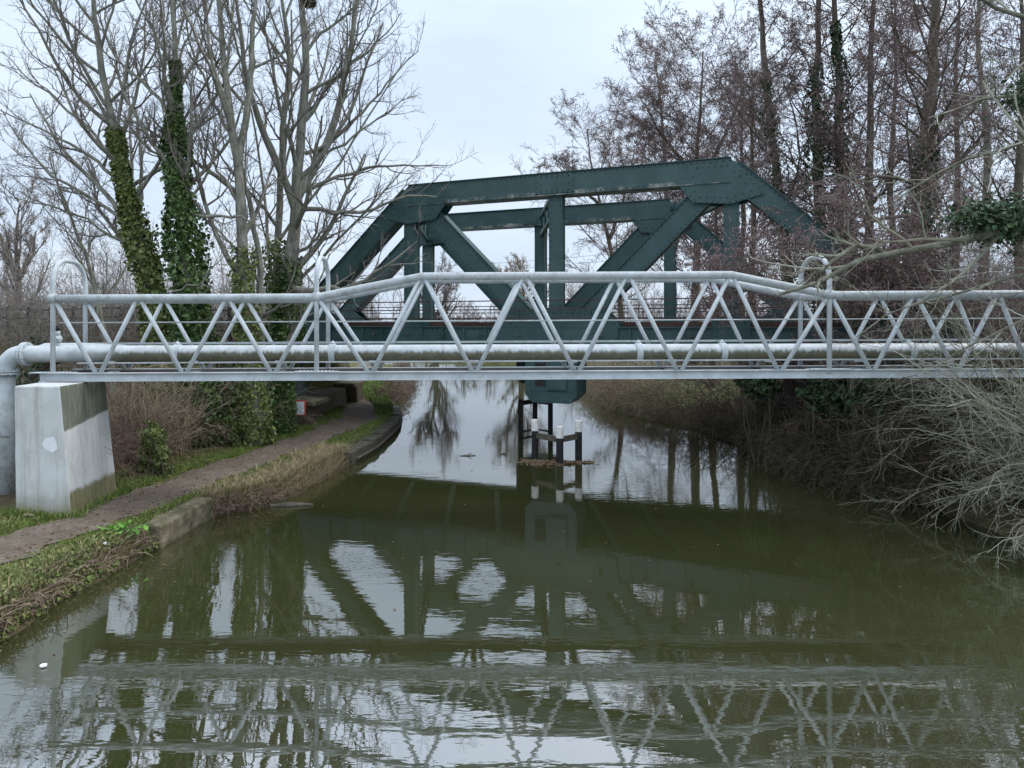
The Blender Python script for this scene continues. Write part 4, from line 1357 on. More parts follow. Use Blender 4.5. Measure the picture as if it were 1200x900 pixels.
def right_trees():
    def alder(seed, pts, Y, ra, label, auto=24, limb=0.26, a0=0.28, ivy=None, dens=1.0, limbs=(), rt=0.0065, more=(), name='alder_tree', bark='bark_brown'):
        auto = int(auto * 1.05)
        st = [ground_start(pxpath(pts, Y))] + [pxpath(m, Y) for m in more]
        return big_tree(seed, st, [(ra, 0.025)] + [(ra * 0.5, 0.02)] * len(more), label, limbs=limbs, bark=bark, twig='twig_purple', ivy=ivy, auto=auto, a0=a0, kind='alder', dens=dens, limb_len=limb, up1=0.05, rt=rt, name=name)
    alder(31, [(930, 400), (924, 330), (919, 270), (912, 210), (903, 150), (897, 90), (893, 30), (888, -50), (884, -150)], 23.5, 0.24,
          'alder with patchy ivy trunk nearest the right end of the green truss', auto=34, limb=0.24,
          ivy=[dict(n=3600, spread=0.3, t0=0.0, t1=0.62, mat='ivy_dark', size=0.11, bulge=([0, .3, .5, .62], [.8, .9, .7, .2]))])
    alder(32, [(968, 400), (965, 330), (962, 260), (957, 180), (955, 95), (961, 20), (960, -60), (955, -150)], 22.5, 0.26,
          'bushiest ivy covered alder trunk, left one of the close pair right of the truss', auto=30, limb=0.24,
          ivy=[dict(n=6500, spread=0.52, t0=0.0, t1=0.64, mat='ivy_dark', size=0.11, bulge=([0, .3, .45, .64], [1.0, 1.2, .8, .2]))])
    alder(33, [(992, 400), (989, 330), (986, 220), (983, 130), (982, 60), (976, -20), (974, -150)], 22.0, 0.25,
          'tall ivy covered alder, right one of the close pair right of the truss', auto=28, limb=0.24,
          ivy=[dict(n=5200, spread=0.4, t0=0.0, t1=0.72, mat='ivy_dark', size=0.11, bulge=([0, .3, .55, .72], [1.0, 1., .8, .2]))])
    alder(34, [(1017, 400), (1018, 330), (1018, 220), (1020, 120), (1022, 40), (1026, -50), (1028, -150)], 21.5, 0.19,
          'slender clean stemmed alder between the ivy pair and the thick dark trunk', auto=36, limb=0.26)
    alder(35, [(1070, 400), (1074, 330), (1079, 250), (1085, 180), (1091, 110), (1095, 50), (1098, -40), (1100, -160)], 17.5, 0.3,
          'thick dark alder trunk clothed in twigs and ivy towards the right side', auto=40, limb=0.27, dens=1.1,
          limbs=[(pxpath([(1078, 250), (1020, 262), (960, 285), (900, 300), (850, 330)], 17.0, -2.5), 0.05), (pxpath([(1080, 220), (1030, 200), (980, 230), (930, 260)], 17, -2), 0.05),
                 (pxpath([(1074, 320), (1030, 330), (980, 345), (930, 355), (880, 365)], 16.5, -2.5), 0.045)],
          ivy=[dict(n=4200, spread=0.3, t0=0.0, t1=0.42, mat='ivy_dark', size=0.11, bulge=([0, .2, .42], [1.2, .8, .3]))])
    alder(36, [(1150, 400), (1152, 330), (1155, 250), (1160, 170), (1150, 100), (1146, 40), (1150, -60), (1150, -140)], 23.5, 0.2,
          'pale barked tree standing behind the ivy clump at the right edge', auto=26, limb=0.26, bark='bark_pale',
          ivy=[dict(n=900, spread=0.2, t0=0.0, t1=0.22, mat='ivy_dark', size=0.12)])
    alder(37, [(1195, 400), (1196, 320), (1192, 220), (1200, 120), (1196, 20), (1200, -80)], 20.5, 0.2, 'rightmost alder, its trunk at the right border of the picture', auto=26, limb=0.28)
    # reaching branches over the truss end
    alder(38, [(1005, 420), (995, 370), (975, 335), (945, 312), (915, 303), (885, 305), (855, 318)], 14.2, 0.09,
          'low sprawling alder with reddish catkins hiding the right end of the truss', auto=15, limb=0.32, a0=0.15, dens=1.0, rt=0.005,
          more=([(985, 365), (940, 345), (900, 338), (860, 340), (825, 350)], [(985, 345), (995, 305), (985, 275)], [(990, 370), (1030, 330), (1060, 300)]))
    alder(46, [(1050, 420), (1043, 360), (1032, 315), (1024, 280), (1015, 258), (1005, 235)], 14.6, 0.08,
          'dense reddish thicket tree right behind the third hoop of the footbridge', auto=18, limb=0.42, a0=0.2, dens=1.0, rt=0.005,
          more=([(1043, 380), (1065, 330), (1080, 290), (1082, 260)], [(1030, 385), (1000, 355), (980, 335), (965, 330)], [(1005, 380), (1050, 350), (1085, 335)]))
    alder(47, [(886, 440), (885, 400), (880, 330), (884, 250), (880, 170), (884, 100)], 26, 0.2, 'alder whose trunk meets the far right bank between the truss end and dark brush', auto=26, limb=0.26, a0=0.35, rt=0.008)
    alder(48, [(832, 440), (835, 400), (842, 330), (838, 260), (842, 190)], 28, 0.17, 'leaning bare alder on the right bank just beyond the railway bridge', auto=22, limb=0.3, a0=0.35, rt=0.009)
    # middle distance
    alder(39, [(812, 400), (816, 330), (818, 260), (815, 190), (822, 120), (824, 60)], 32, 0.27, 'broad bare alder rising behind the truss right of the centre post', auto=38, limb=0.36, a0=0.3, rt=0.009, dens=1.15,
          more=([(816, 230), (800, 190), (770, 150), (748, 110)], [(817, 215), (845, 170), (866, 120), (880, 80)]))
    alder(40, [(790, 400), (785, 300), (779, 190), (774, 120), (768, 60)], 39, 0.26, 'tall bare alder behind the truss with a pointed crown, left of its broad neighbour', auto=40, limb=0.36, a0=0.25, rt=0.011, dens=1.15)
    alder(41, [(735, 400), (722, 320), (704, 240), (692, 190), (688, 150)], 45, 0.24, 'leaning alder with low wide crown just right of the centre post', auto=34, limb=0.5, a0=0.2, rt=0.012, dens=1.15,
          more=([(715, 280), (735, 220), (745, 170)], [(704, 240), (672, 215), (650, 190)]))
    alder(42, [(870, 400), (868, 320), (872, 240), (868, 160), (872, 90)], 30, 0.2, 'slim alder filling the gap between the broad alder and the ivy trunk', auto=26, limb=0.3, a0=0.3, rt=0.009)
    alder(43, [(1045, 400), (1048, 300), (1042, 200), (1050, 110), (1048, 20), (1050, -60)], 30, 0.2, 'thin distant alder behind the gap left of the thick dark trunk', auto=26, limb=0.26, a0=0.3, rt=0.009)
    alder(44, [(1115, 400), (1120, 300), (1124, 200), (1118, 100), (1125, 0), (1124, -60)], 29, 0.2, 'thin distant alder behind the gap right of the thick dark trunk', auto=26, limb=0.26, a0=0.3, rt=0.009)

    # tree standing just outside the picture: mossy limbs reach in from the right
    base = np.array([10.9, 10.2, float(height(10.9, 10.2)) - 0.1])
    Yb = 10.6
    st = [[base, (11.0, 10.3, 2.2), (11.0, 10.4, 4.6), (11.3, 10.6, 7.2), (11.6, 10.8, 10.5)]]
    limbs = [([np.array((10.95, 10.3, 3.3))] + pxpath([(1290, 215), (1230, 250), (1180, 268), (1120, 282), (1060, 297), (1012, 305), (978, 320), (940, 335), (905, 350)], Yb, -.2), 0.115),
             (pxpath([(1050, 299), (1010, 285), (985, 303), (955, 315), (928, 318)], Yb, -.3), 0.05),
             ([np.array((11.0, 10.4, 5.0))] + pxpath([(1290, 95), (1230, 100), (1200, 106), (1160, 118), (1120, 126), (1085, 140)], Yb), 0.06),
             ([np.array((11.0, 10.4, 6.0))] + pxpath([(1290, 50), (1230, 30), (1190, 16), (1160, 4), (1110, -18)], Yb, -.3), 0.085),
             ([np.array((11.0, 10.4, 4.6))] + pxpath([(1270, 150), (1200, 160), (1150, 175), (1100, 205), (1060, 222), (1035, 245)], Yb, .4), 0.05),
             ([np.array((10.98, 10.3, 3.6))] + pxpath([(1290, 290), (1220, 318), (1160, 335), (1100, 345), (1045, 365), (1005, 395)], Yb, -.2), 0.045),
             ([np.array((10.95, 10.3, 3.0))] + pxpath([(1290, 330), (1230, 360), (1180, 385), (1140, 400), (1100, 430)], Yb, -.1), 0.04)]
    t = big_tree(45, st, [(0.26, 0.08)], 'mossy limbs with dark ivy reaching in from the right edge over the footbridge', limbs=limbs, bark='bark_moss', twig='twig_lichen', auto=6, a0=0.5, dens=1.0, limb_len=0.3, rt=0.0036, name='overhanging_tree')
    P = resample(limbs[0][0], 30)
    n = 2300
    r = np.random.default_rng(5)
    c = np.array(at(1190, 262, Yb)) + r.normal(size=(n, 3)) * np.array([0.36, 0.3, 0.15])
    c2 = np.array(at(1150, 250, Yb)) + r.normal(size=(500, 3)) * np.array([0.2, 0.2, 0.09])
    c3 = np.array(at(1205, 110, Yb)) + r.normal(size=(500, 3)) * np.array([0.14, 0.2, 0.16])
    MB().leaves(np.concatenate([c, c2, c3]), 0.085, None, r).build('ivy', M['ivy_dark'], t)


right_trees()


def bush(seed, name, center, rx, ry, h, n, label, twig, cat='bush', droop=-0.09, lean=(0, 0, 0), kids=(6, 4), rt=0.005, group=None, kind=None, leaves=None, start_ang=0.5, region=None, rs=0.014, wig=0.12):
    """arching stems from many rootstocks"""
    r = np.random.default_rng(seed)
    if region is None:
        a = r.uniform(0, 2 * PI, n)
        q = np.sqrt(r.uniform(0, 1, n))
        bx_, by_ = center[0] + q * np.cos(a) * rx, center[1] + q * np.sin(a) * ry
        out = np.stack([np.cos(a) * q, np.sin(a) * q, np.zeros(n)], 1)
    else:
        bx_, by_ = region(r, n)
        n = len(bx_)
        aa = r.uniform(0, 2 * PI, n)
        out = np.stack([np.cos(aa), np.sin(aa), 0 * aa], 1) * 0.6
    bz = np.maximum(height(bx_, by_), 0.0) - 0.05
    d = unit(np.stack([np.zeros(n), np.zeros(n), np.ones(n)], 1) + out * start_ang * 1.6 + np.array(lean) + r.normal(0, 0.25, (n, 3)))
    ln = h * r.uniform(0.7, 1.35, n)
    npt = 8
    pts = [np.stack([bx_, by_, bz], 1)]
    for k in range(npt - 1):
        d = unit(d + wig * r.normal(size=(n, 3)) + np.array([0, 0, droop * (k + 1) / 2]) + np.array(lean) * 0.15)
        pts.append(pts[-1] + d * (ln / (npt - 1))[:, None])
    P = np.stack(pts, 1)
    R = (rs * r.uniform(0.6, 1.3, n))[:, None] * (1 - 0.75 * np.linspace(0, 1, npt))[None]
    b = MB().tubes(P, np.maximum(R, rt * 0.7), 4)
    L2 = grow(r, (P, R), kids[0], 0.15, 1.0, 0.75, 0.3, 0.42, 0.4, droop * 0.4, 0.2, 5, 0.6, rt, lmin=0.2)
    b.tubes(*L2, 3)
    tips = L2
    if kids[1]:
        L3 = grow(r, L2, kids[1], 0.2, 1.0, 0.75, 0.35, 0.5, 0.2, droop * 0.3, 0.25, 4, 0.7, rt * 0.75, lmin=0.12)
        b.tubes(*L3, 3)
        tips = L3
    org = (float(center[0]), float(center[1]), float(np.mean(bz)))
    if leaves:
        t = thing(name, org, label, cat, group)
        b.build('stems', M[twig], t)
        k = r.integers(0, len(tips[0]), leaves[0])
        j = r.integers(1, tips[0].shape[1], leaves[0])
        p = tips[0][k, j] + r.normal(0, 0.05, (leaves[0], 3))
        MB().leaves(p, leaves[1], None, r).build('foliage', M[leaves[2]], t)
        return t
    o = b.build(name, M[twig], origin=org)
    return tag(o, label, cat, group, kind)


def undergrowth():
    # left bramble thicket at the foot of the embankment
    def reg_l(r, n):
        y = r.uniform(12.6, 20.0, n)
        x = fP(y) - 1.55 - np.abs(r.normal(0, 1.6, n)) - 0.4 * np.sin(y * 1.7) ** 2
        return x, y
    bush(51, 'bramble_thicket', (-7, 16), 0, 0, 1.5, 620, 'red brown bramble thicket between the white pier and the ivy bush', 'twig_red', 'brambles', kind='stuff', region=reg_l, kids=(6, 3), rt=0.0045, rs=0.009, droop=-0.12)
    def reg_l2(r, n):
        y = r.uniform(14.5, 18.5, n)
        x = fP(y) - 1.5 - r.uniform(0, 1.1, n)
        return x, y
    bush(52, 'dry_stems', (-6.3, 16.5), 0, 0, 1.9, 260, 'upright tan dry stems standing among the brambles by the towpath', 'twig_tan', 'dry stems', kind='stuff', region=reg_l2, kids=(4, 2), rt=0.0045, rs=0.008, droop=-0.01, start_ang=0.1)
    # scrub at and above the embankment, left
    def reg_l3(r, n):
        x = r.uniform(-20, -5.6, n)
        mid = PC + POFF / 2
        s = (x - mid[0]) / PD[0]
        y = mid[1] + s * PD[1] - r.uniform(2.2, 5.2, n)
        return x, y
    bush(53, 'embankment_scrub', (-10, 22), 0, 0, 1.7, 800, 'grey brown scrub covering the railway embankment on the left', 'twig_grey', 'scrub', kind='stuff', region=reg_l3, kids=(6, 3), rt=0.006, rs=0.014, droop=-0.03)
    def reg_l4(r, n):
        x = r.uniform(-26, -7.5, n)
        mid = PC + POFF / 2
        s = (x - mid[0]) / PD[0]
        return x, mid[1] + s * PD[1] + r.uniform(3.0, 9.0, n)
    bush(63, 'embankment_scrub', (-15, 31), 0, 0, 4.6, 420, 'taller grey scrub growing beyond the railway embankment on the left', 'far_twig', 'scrub', kind='stuff', region=reg_l4, kids=(7, 4), rt=0.008, rs=0.02, droop=0.0)
    def reg_l6(r, n):
        x = r.uniform(-34, -8.6, n)
        return x, np.where(x > -11, r.uniform(12.5, 20, n), r.uniform(4, 24, n))
    bush(65, 'bramble_thicket', (-16, 14), 0, 0, 2.0, 700, 'rough brown scrub covering the ground left of the white pier', 'twig_red', 'brambles', kind='stuff', region=reg_l6, kids=(6, 3), rt=0.006, rs=0.012, droop=-0.08)
    # ivy bush by the abutment
    def ivy_mass(seed, name, blobs, n, size, mat, label, cat='bush', org=None):
        r = np.random.default_rng(seed)
        pts, nr = [], []
        w = np.array([b[1][0] * b[1][2] for b in blobs])
        for (c, e), k in zip(blobs, (n * w / w.sum()).astype(int)):
            d = unit(r.normal(size=(k, 3)))
            rad = (0.62 + 0.45 * r.uniform(0, 1, k) ** 0.7) * (0.85 + 0.22 * np.sin(d[:, 0] * 5 + d[:, 2] * 7 + seed) + 0.15 * np.sin(d[:, 1] * 9 + d[:, 2] * 4))
            pts.append(np.array(c) + d * rad[:, None] * np.array(e))
            nr.append(d)
        pts, nr = np.concatenate(pts), np.concatenate(nr)
        g = height(pts[:, 0], pts[:, 1])
        k = pts[:, 2] > np.maximum(g, 0.02)
        c0 = blobs[0][0]
        t = thing(name, (c0[0], c0[1], float(height(c0[0], c0[1]))), label, cat)
        MB().leaves(pts[k], size, nr[k], r).build('foliage', M[mat], t)
        st = MB()
        for (c, e) in blobs:
            for q in range(9):
                a = r.uniform(0, 2 * PI)
                gz = float(height(c[0], c[1])) - .05
                p0 = np.array([c[0] + r.normal(0, .15), c[1] + r.normal(0, .15), max(gz, -0.1)])
                p2 = np.array(c) + np.array([math.cos(a) * e[0], math.sin(a) * e[1], e[2] * r.uniform(-.2, .9)]) * 0.85
                st.tube([p0, (p0 + p2) / 2 + r.normal(0, .06, 3), p2], [0.02, 0.014, 0.006], 5)
        st.build('stems', M['twig_dark'], t)
    ivy_mass(71, 'ivy_bush', [((-5.5, 17.3, 1.0), (0.6, 0.6, 1.0)), ((-5.14, 17.6, 1.0), (0.38, 0.5, 0.95)), ((-5.9, 17.6, 1.5), (0.7, 0.6, 0.8))], 11000, 0.11, 'ivy', 'large glossy ivy bush beside the notice and brick abutment')
    ivy_mass(72, 'ivy_stump', [((-5.95, 13.45, 1.05), (0.24, 0.24, 0.3)), ((-5.8, 13.4, 0.72), (0.17, 0.18, 0.32)), ((-6.05, 13.45, 0.7), (0.14, 0.15, 0.25))], 1900, 0.075, 'ivy_light', 'ivy topped stump with leaning stems in front of the brambles', 'stump')
    ivy_mass(73, 'ivy_bush', [((-9.4, 15.6, 2.0), (0.35, 0.4, 0.9)), ((-9.9, 15.9, 1.6), (0.5, 0.4, 0.6))], 1700, 0.1, 'ivy_dark', 'narrow dark ivy bush behind the pipe elbow at far left')
    # right bank
    ivy_mass(74, 'ivy_bush', [((8.35, 14.3, 1.75), (0.8, 0.7, 0.62)), ((7.7, 14.8, 1.7), (0.5, 0.5, 0.5)), ((9.3, 14.0, 1.85), (0.8, 0.7, 0.7)), ((10.2, 14.6, 1.8), (0.9, 0.8, 0.8)), ((7.0, 16.5, 1.8), (0.5, 0.5, 0.4))], 9500, 0.11, 'ivy_dark', 'dark ivy mass on the right bank under the footbridge')
    def reg_r(r, n):
        y = r.uniform(12.4, 18.6, n)
        x = fR(y) + 0.1 + np.abs(r.normal(0, 0.9, n))
        return x, y
    bush(54, 'riverside_brush', (8.2, 15), 0, 0, 1.35, 620, 'dark tangled brush drooping into the water along the right bank', 'twig_dark', 'brush', kind='stuff', region=reg_r, kids=(7, 4), rt=0.005, rs=0.01, droop=-0.14, lean=(-0.45, -0.15, 0))
    r = np.random.default_rng(77)
    n = 4200
    y = r.uniform(12.4, 18.4, n)
    x = fR(y) - 0.35 + np.abs(r.normal(0, 0.8, n))
    ok = wob(x, y, 1.9) > r.uniform(-0.5, 0.5, n)
    P = np.stack([x, y, np.maximum(height(x, y), 0.05) + r.uniform(0.0, 1.0, n) ** 1.5 * (0.35 + 0.5 * np.clip(x - fR(y), 0, 1.2))], 1)[ok]
    tag(MB().leaves(P, 0.07, np.array([-0.3, -0.3, 0.8]), r).build('bank_ivy', M['ivy_dark']), 'trailing ivy and green leaves among the dark right bank brush', 'ivy', kind='stuff')
    def reg_r2(r, n):
        y = r.uniform(11.5, 17.8, n)
        return fR(y) + 0.6 + r.uniform(0, 4.0, n), y
    bush(55, 'bank_brambles', (9.5, 15), 0, 0, 1.7, 560, 'purple brown brambles heaped behind the brush on the right bank', 'twig_purple', 'brambles', kind='stuff', region=reg_r2, kids=(6, 4), rt=0.005, rs=0.01, droop=-0.1)
    def reg_r3(r, n):
        x = r.uniform(8.3, 24, n)
        mid = PC + POFF / 2
        s = (x - mid[0]) / PD[0]
        y = mid[1] + s * PD[1] + r.uniform(-2.5, 7, n)
        return x, y
    bush(56, 'embankment_scrub', (12, 20), 0, 0, 2.9, 1000, 'mixed purple brown scrub on the right embankment below the alders', 'twig_purple', 'scrub', kind='stuff', region=reg_r3, kids=(7, 4), rt=0.006, rs=0.014, droop=-0.04)
    # beyond the bridge, right bank
    def reg_r4(r, n):
        y = r.uniform(20.5, 42, n)
        return fR(y) + 0.15 + np.abs(r.normal(0, 0.9, n)), y
    bush(57, 'bank_reeds', (7, 28), 0, 0, 1.15, 900, 'tan and olive reedy brush along the right bank beyond the railway bridge', 'twig_tan', 'reeds', kind='stuff', region=reg_r4, kids=(5, 2), rt=0.007, rs=0.01, droop=-0.12, lean=(-0.3, -.1, 0))
    def reg_l5(r, n):
        y = r.uniform(27, 46, n)
        return fL(y) - 0.05 - np.abs(r.normal(0, 0.35, n)), y
    bush(58, 'bank_reeds', (-3, 34), 0, 0, 0.8, 380, 'dead brown reeds along the left bank beyond the railway bridge', 'twig_red', 'reeds', kind='stuff', region=reg_l5, kids=(4, 2), rt=0.008, rs=0.01, droop=-0.12, lean=(0.3, 0, 0))
    def reg_f(r, n):
        y = r.uniform(26, 60, n)
        return fR(y) + 1.2 + r.uniform(0, 16, n), y
    bush(59, 'dry_field_scrub', (14, 40), 0, 0, 1.3, 1500, 'pale tan dry scrub in the field beyond the right bank', 'twig_tan', 'scrub', kind='stuff', region=reg_f, kids=(5, 2), rt=0.011, rs=0.014, droop=-0.06)
    # lichen bush in the right foreground
    bush(60, 'lichen_bush', (9.95, 10.9), 0.75, 0.7, 2.7, 34, 'pale lichen covered bare bush leaning over the water at lower right', 'twig_lichen', kids=(10, 9), rt=0.0036, rs=0.021, droop=-0.085, lean=(-0.42, -0.12, 0), start_ang=0.5, wig=0.16)
    bush(64, 'lichen_bush', (9.75, 10.6), 0.7, 0.45, 3.7, 30, 'tall grey lichen bush at right border veiling the end of the footbridge', 'twig_lichen', kids=(10, 8), rt=0.0036, rs=0.02, droop=-0.025, lean=(-0.2, -0.05, 0), start_ang=0.35, wig=0.16)
    bush(61, 'lichen_bush', (9.55, 9.5), 0.6, 0.5, 1.7, 36, 'lower pale twiggy bush drooping to the water at the right border', 'twig_lichen', kids=(10, 9), rt=0.0034, rs=0.016, droop=-0.13, lean=(-0.4, -0.05, 0), start_ang=0.5, wig=0.16)
    bush(62, 'olive_shrub', (9.9, 12.4), 0.9, 0.7, 2.4, 60, 'olive green twiggy shrub behind the pale lichen bush on the right', 'twig_dark', kids=(9, 5), rt=0.005, rs=0.015, droop=-0.06, lean=(-0.15, 0, 0))
    # far wood on the horizon
    r = np.random.default_rng(99)
    b = MB()
    n = 260
    x = np.concatenate([r.uniform(-75, 75, n), r.uniform(-45, 60, n // 2), r.uniform(-190, -60, n), r.uniform(60, 150, n // 2), r.uniform(-95, -30, n // 2)])
    y = np.concatenate([r.uniform(85, 130, n), r.uniform(58, 80, n // 2), r.uniform(70, 130, n), r.uniform(70, 130, n // 2), r.uniform(20, 60, n // 2)])
    hh = np.where(y > 82, r.uniform(4.0, 8.0, len(x)), r.uniform(2.0, 4.2, len(x)))
    hh = hh * np.where(np.abs(x - 0.02 * y) < 12, 0.75, 1.15)
    k = (x > fL(y) - 1) & (x < fR(y) + 1) | ((x < -70) & (y > 62) & (y < 84))
    x, y, hh = x[~k], y[~k], hh[~k]
    z = height(x, y)
    P = np.stack([np.stack([x, y, z], 1) + np.array([0, 0, 1])[None] * (hh * u)[:, None] + r.normal(0, 0.12, (len(x), 3)) * u for u in np.linspace(0, 1, 6)], 1)
    R = np.outer(0.1 + 0 * hh, 1 - 0.8 * np.linspace(0, 1, 6))
    b.tubes(P, R, 5)
    L1 = grow(r, (P, R), 16, 0.05, 1, 0.7, 0.2, 0.5, 0.5, 0.05, 0.12, 5, 0.5, 0.03)
    b.tubes(*L1, 3)
    L2 = grow(r, L1, 9, 0.1, 1, 0.75, 0.3, 0.45, 0.4, 0.03, 0.2, 4, 0.5, 0.02)
    b.tubes(*L2, 3)
    tag(b.build('distant_wood', M['far_twig']), 'hazy grey brown woodland and hedges along the horizon', 'wood', kind='stuff')


undergrowth()


def grass_and_litter():
    r = np.random.default_rng(21)
    # turf along the left bank
    n = 90000
    y = 5.5 + 21 * r.uniform(0, 1, n) ** 1.8
    x = fL(y) - 0.06 - r.uniform(0, 3.9, n)
    pd = np.abs(x - fP(y))
    keep = (pd > 0.5 + 0.18 * r.uniform(0, 1, n)) & (x > fP(y) - 1.9) & ~((x < -5.9) & (y > 10.7) & (y < 12.3))
    clump = wob(x, y, 1.6) + 0.8 * wob(x + 3, y, 3.4)
    keep &= clump > r.uniform(-1.5, 0.5, n)
    x, y = x[keep], y[keep]
    h = r.uniform(0.03, 0.1, len(x)) * (1 + 0.6 * (np.abs(x - fL(y)) < 0.4))
    z = height(x, y) - 0.01
    ok = (z > 0.05)
    P = np.stack([x, y, z], 1)[ok]
    tag(MB().blades(P, h[ok], r.uniform(0.008, 0.016, ok.sum()), 0.9, r).build('grass', M['grass']), 'short winter grass along the towpath and left bank', 'grass', kind='stuff')
    # greener strips
    n = 26000
    y = np.concatenate([r.uniform(9.3, 24, n), r.uniform(23, 40, n // 2)])
    side = np.concatenate([np.where(r.uniform(size=n) < 0.55, -1, 1), np.where(r.uniform(size=n // 2) < 0.3, -1, 1)])
    x = fP(y) + side * (0.58 + np.abs(r.normal(0, 0.28, len(y))))
    ok = (x < fL(y) - 0.25) & (wob(x, y, 1.2) > r.uniform(-0.9, 0.5, len(y))) & ~((x < -5.95) & (y > 10.72) & (y < 12.3))
    x, y = x[ok], y[ok]
    P = np.stack([x, y, height(x, y) - 0.01], 1)
    tag(MB().blades(P, r.uniform(0.03, 0.09, len(x)), r.uniform(0.008, 0.016, len(x)) * (1 + (y > 20)), 0.8, r).build('grass', M['grass_green']), 'brighter green grass fringing the towpath', 'grass', kind='stuff')
    n = 16000
    y = r.uniform(22.5, 40, n)
    x = fP(y) + 0.5 + r.uniform(0, 1, n) * (fL(y) - 0.15 - fP(y) - 0.5)
    P = np.stack([x, y, height(x, y) - 0.01], 1)
    tag(MB().blades(P, r.uniform(0.06, 0.15, n), r.uniform(0.02, 0.04, n), 0.7, r).build('grass', M['grass_green']), 'bright green grass between towpath and water beyond the railway bridge', 'grass', kind='stuff')
    # straw along the water edge
    n = 8500
    y = np.concatenate([12.0 + 4.6 * r.uniform(0, 1, n), r.uniform(5.5, 10.2, n // 6)])
    x = fL(y) - 0.02 - np.abs(r.normal(0, np.where(y > 12, 0.42, 0.16)))
    z = height(x, y)
    ok = (z > 0.02) & (np.abs(x - fP(y)) > 0.6)
    P = np.stack([x, y, z - 0.01], 1)[ok]
    tag(MB().blades(P, r.uniform(0.06, 0.2, ok.sum()), r.uniform(0.007, 0.014, ok.sum()), 1.3, r).build('straw_grass', M['straw']), 'flattened straw coloured dead grass along the left water edge', 'dead grass', kind='stuff')
    # brown roots and stems trailing over the near bank edge
    n = 620
    y = np.concatenate([r.uniform(5.2, 10.1, n - 200), r.uniform(11.72, 12.7, 200)])
    x = fL(y) - np.abs(r.normal(0, 0.12, n)) - np.where(y > 11, -0.05, 0.02)
    z = np.maximum(height(x, y), r.uniform(0.02, 0.25, n))
    d = np.stack([r.uniform(0.1, 0.6, n), r.normal(0, 0.5, n), r.uniform(-0.3, 0.5, n)], 1)
    L = r.uniform(0.1, 0.5, n)[:, None]
    p0 = np.stack([x, y, z], 1)
    p1 = p0 + d * L * 0.5 + np.array([0, 0, 0.03])
    p2 = p1 + d * L * 0.5 + np.array([0, 0, -0.14]) * L
    b = MB().tubes(np.stack([p0, p1, p2], 1), np.tile([0.007, 0.006, 0.003], (n, 1)), 3)
    tag(b.build('bank_stems', M['twig_red']), 'dead brown stems and roots trailing over the near left bank', 'dead stems', kind='stuff')
    # low green weeds on bank face
    n = 5200
    y = r.uniform(5.3, 10.2, n)
    x = fL(y) - np.abs(r.normal(0, 0.22, n)) + 0.03
    ok = (wob(x, y, 2.1) > r.uniform(-0.5, 0.7, n))
    x, y = x[ok], y[ok]
    P = np.stack([x, y, np.maximum(height(x, y), 0.0) + r.uniform(0.0, 0.09, len(x))], 1)
    tag(MB().leaves(P, 0.05, np.array([0.3, -0.2, 1.0]), r).build('bank_weeds', M['ivy_light']), 'low leafy weeds matting the near left bank', 'weeds', kind='stuff')
    # leaf litter
    n = 9000
    y = 6 + 15 * r.uniform(0, 1, n)
    x = np.where(r.uniform(size=n) < 0.6, fP(y) - 0.9 - np.abs(r.normal(0, 1.2, n)), fP(y) + r.normal(0, 0.9, n))
    ok = (x < fL(y) - 0.1) & ~((x < -5.9) & (y > 10.7) & (y < 12.3))
    x, y = x[ok], y[ok]
    P = np.stack([x, y, height(x, y) + 0.022], 1)
    tag(MB().leaves(P, 0.045, np.array([0, 0, 2.5]), r).build('leaf_litter', M['leaf_litter']), 'fallen brown leaves scattered over the left bank', 'leaves', kind='stuff')
    # leaves drifting on the water
    n = 260
    y = r.uniform(6.0, 24, n)
    x = np.where(r.uniform(size=n) < 0.6, fL(y) + 0.05 + np.abs(r.normal(0, 0.5, n)), r.uniform(-3.5, 7, n))
    P = np.stack([x, y, 0.006 + 0 * x], 1)
    tag(MB().leaves(P, 0.04, np.array([0, 0, 9.0]), r).build('floating_leaves', M['leaf_litter']), 'fallen leaves and scum drifting on the water near the left bank', 'leaves', kind='stuff')
    # single green weed by the kerb
    p = at(147, 628, 9.9)
    p[2] = float(height(p[0], p[1]))
    t = thing('leafy_weed', p, 'bright green leafy weed at the near end of the concrete kerb', 'weed')
    q = p + r.normal(size=(70, 3)) * np.array([0.12, 0.1, 0.0]) + np.array([0, 0, 1]) * r.uniform(0.02, 0.15, (70, 1))
    MB().leaves(q, 0.085, np.array([0, -0.3, 1.0]), r).build('foliage', M['weed'], t)
    b = MB()
    for e in q[:40]:
        b.tube([p + r.normal(0, .03, 3) * np.array([1, 1, 0]) - np.array([0, 0, .02]), (p + e) / 2 + np.array([0, 0, .03]), e], 0.004, 4, False)
    b.build('stems', M['weed'], t)
    p = at(122, 638, 9.4)
    p[2] = float(height(p[0], p[1])) + 0.02
    tag(MB().prism([p + np.array(v) for v in ((-0.03, -0.01, 0), (0.0, -0.025, 0.01), (0.035, -0.005, 0), (0.015, 0.02, 0.01))], (0, 0, 0.02)).build('paper_scrap', M['white'], origin=tuple(p)), 'scrap of white paper lying in grass below the towpath', 'litter')
    p = at(32, 610, 10.5)
    p[2] = float(height(p[0], p[1])) + 0.04
    tag(MB().octas([p, p + np.array([.06, .01, -.01])], [0.07, 0.05], (1.2, 0.8, 0.6)).build('pale_stone', M['stone'], origin=tuple(p)), 'pale stone at the foot of the white pier', 'stone')
    # weeds at the foot of the pier
    n = 900
    x = r.uniform(-7.9, -5.7, n)
    y = 10.66 - np.abs(r.normal(0, 0.09, n))
    k = r.uniform(size=n) < 0.35
    y = np.where(k, r.uniform(10.7, 12.3, n), y)
    x = np.where(k, -5.94 + np.abs(r.normal(0, 0.08, n)), x)
    P = np.stack([x, y, height(x, y) - 0.01], 1)
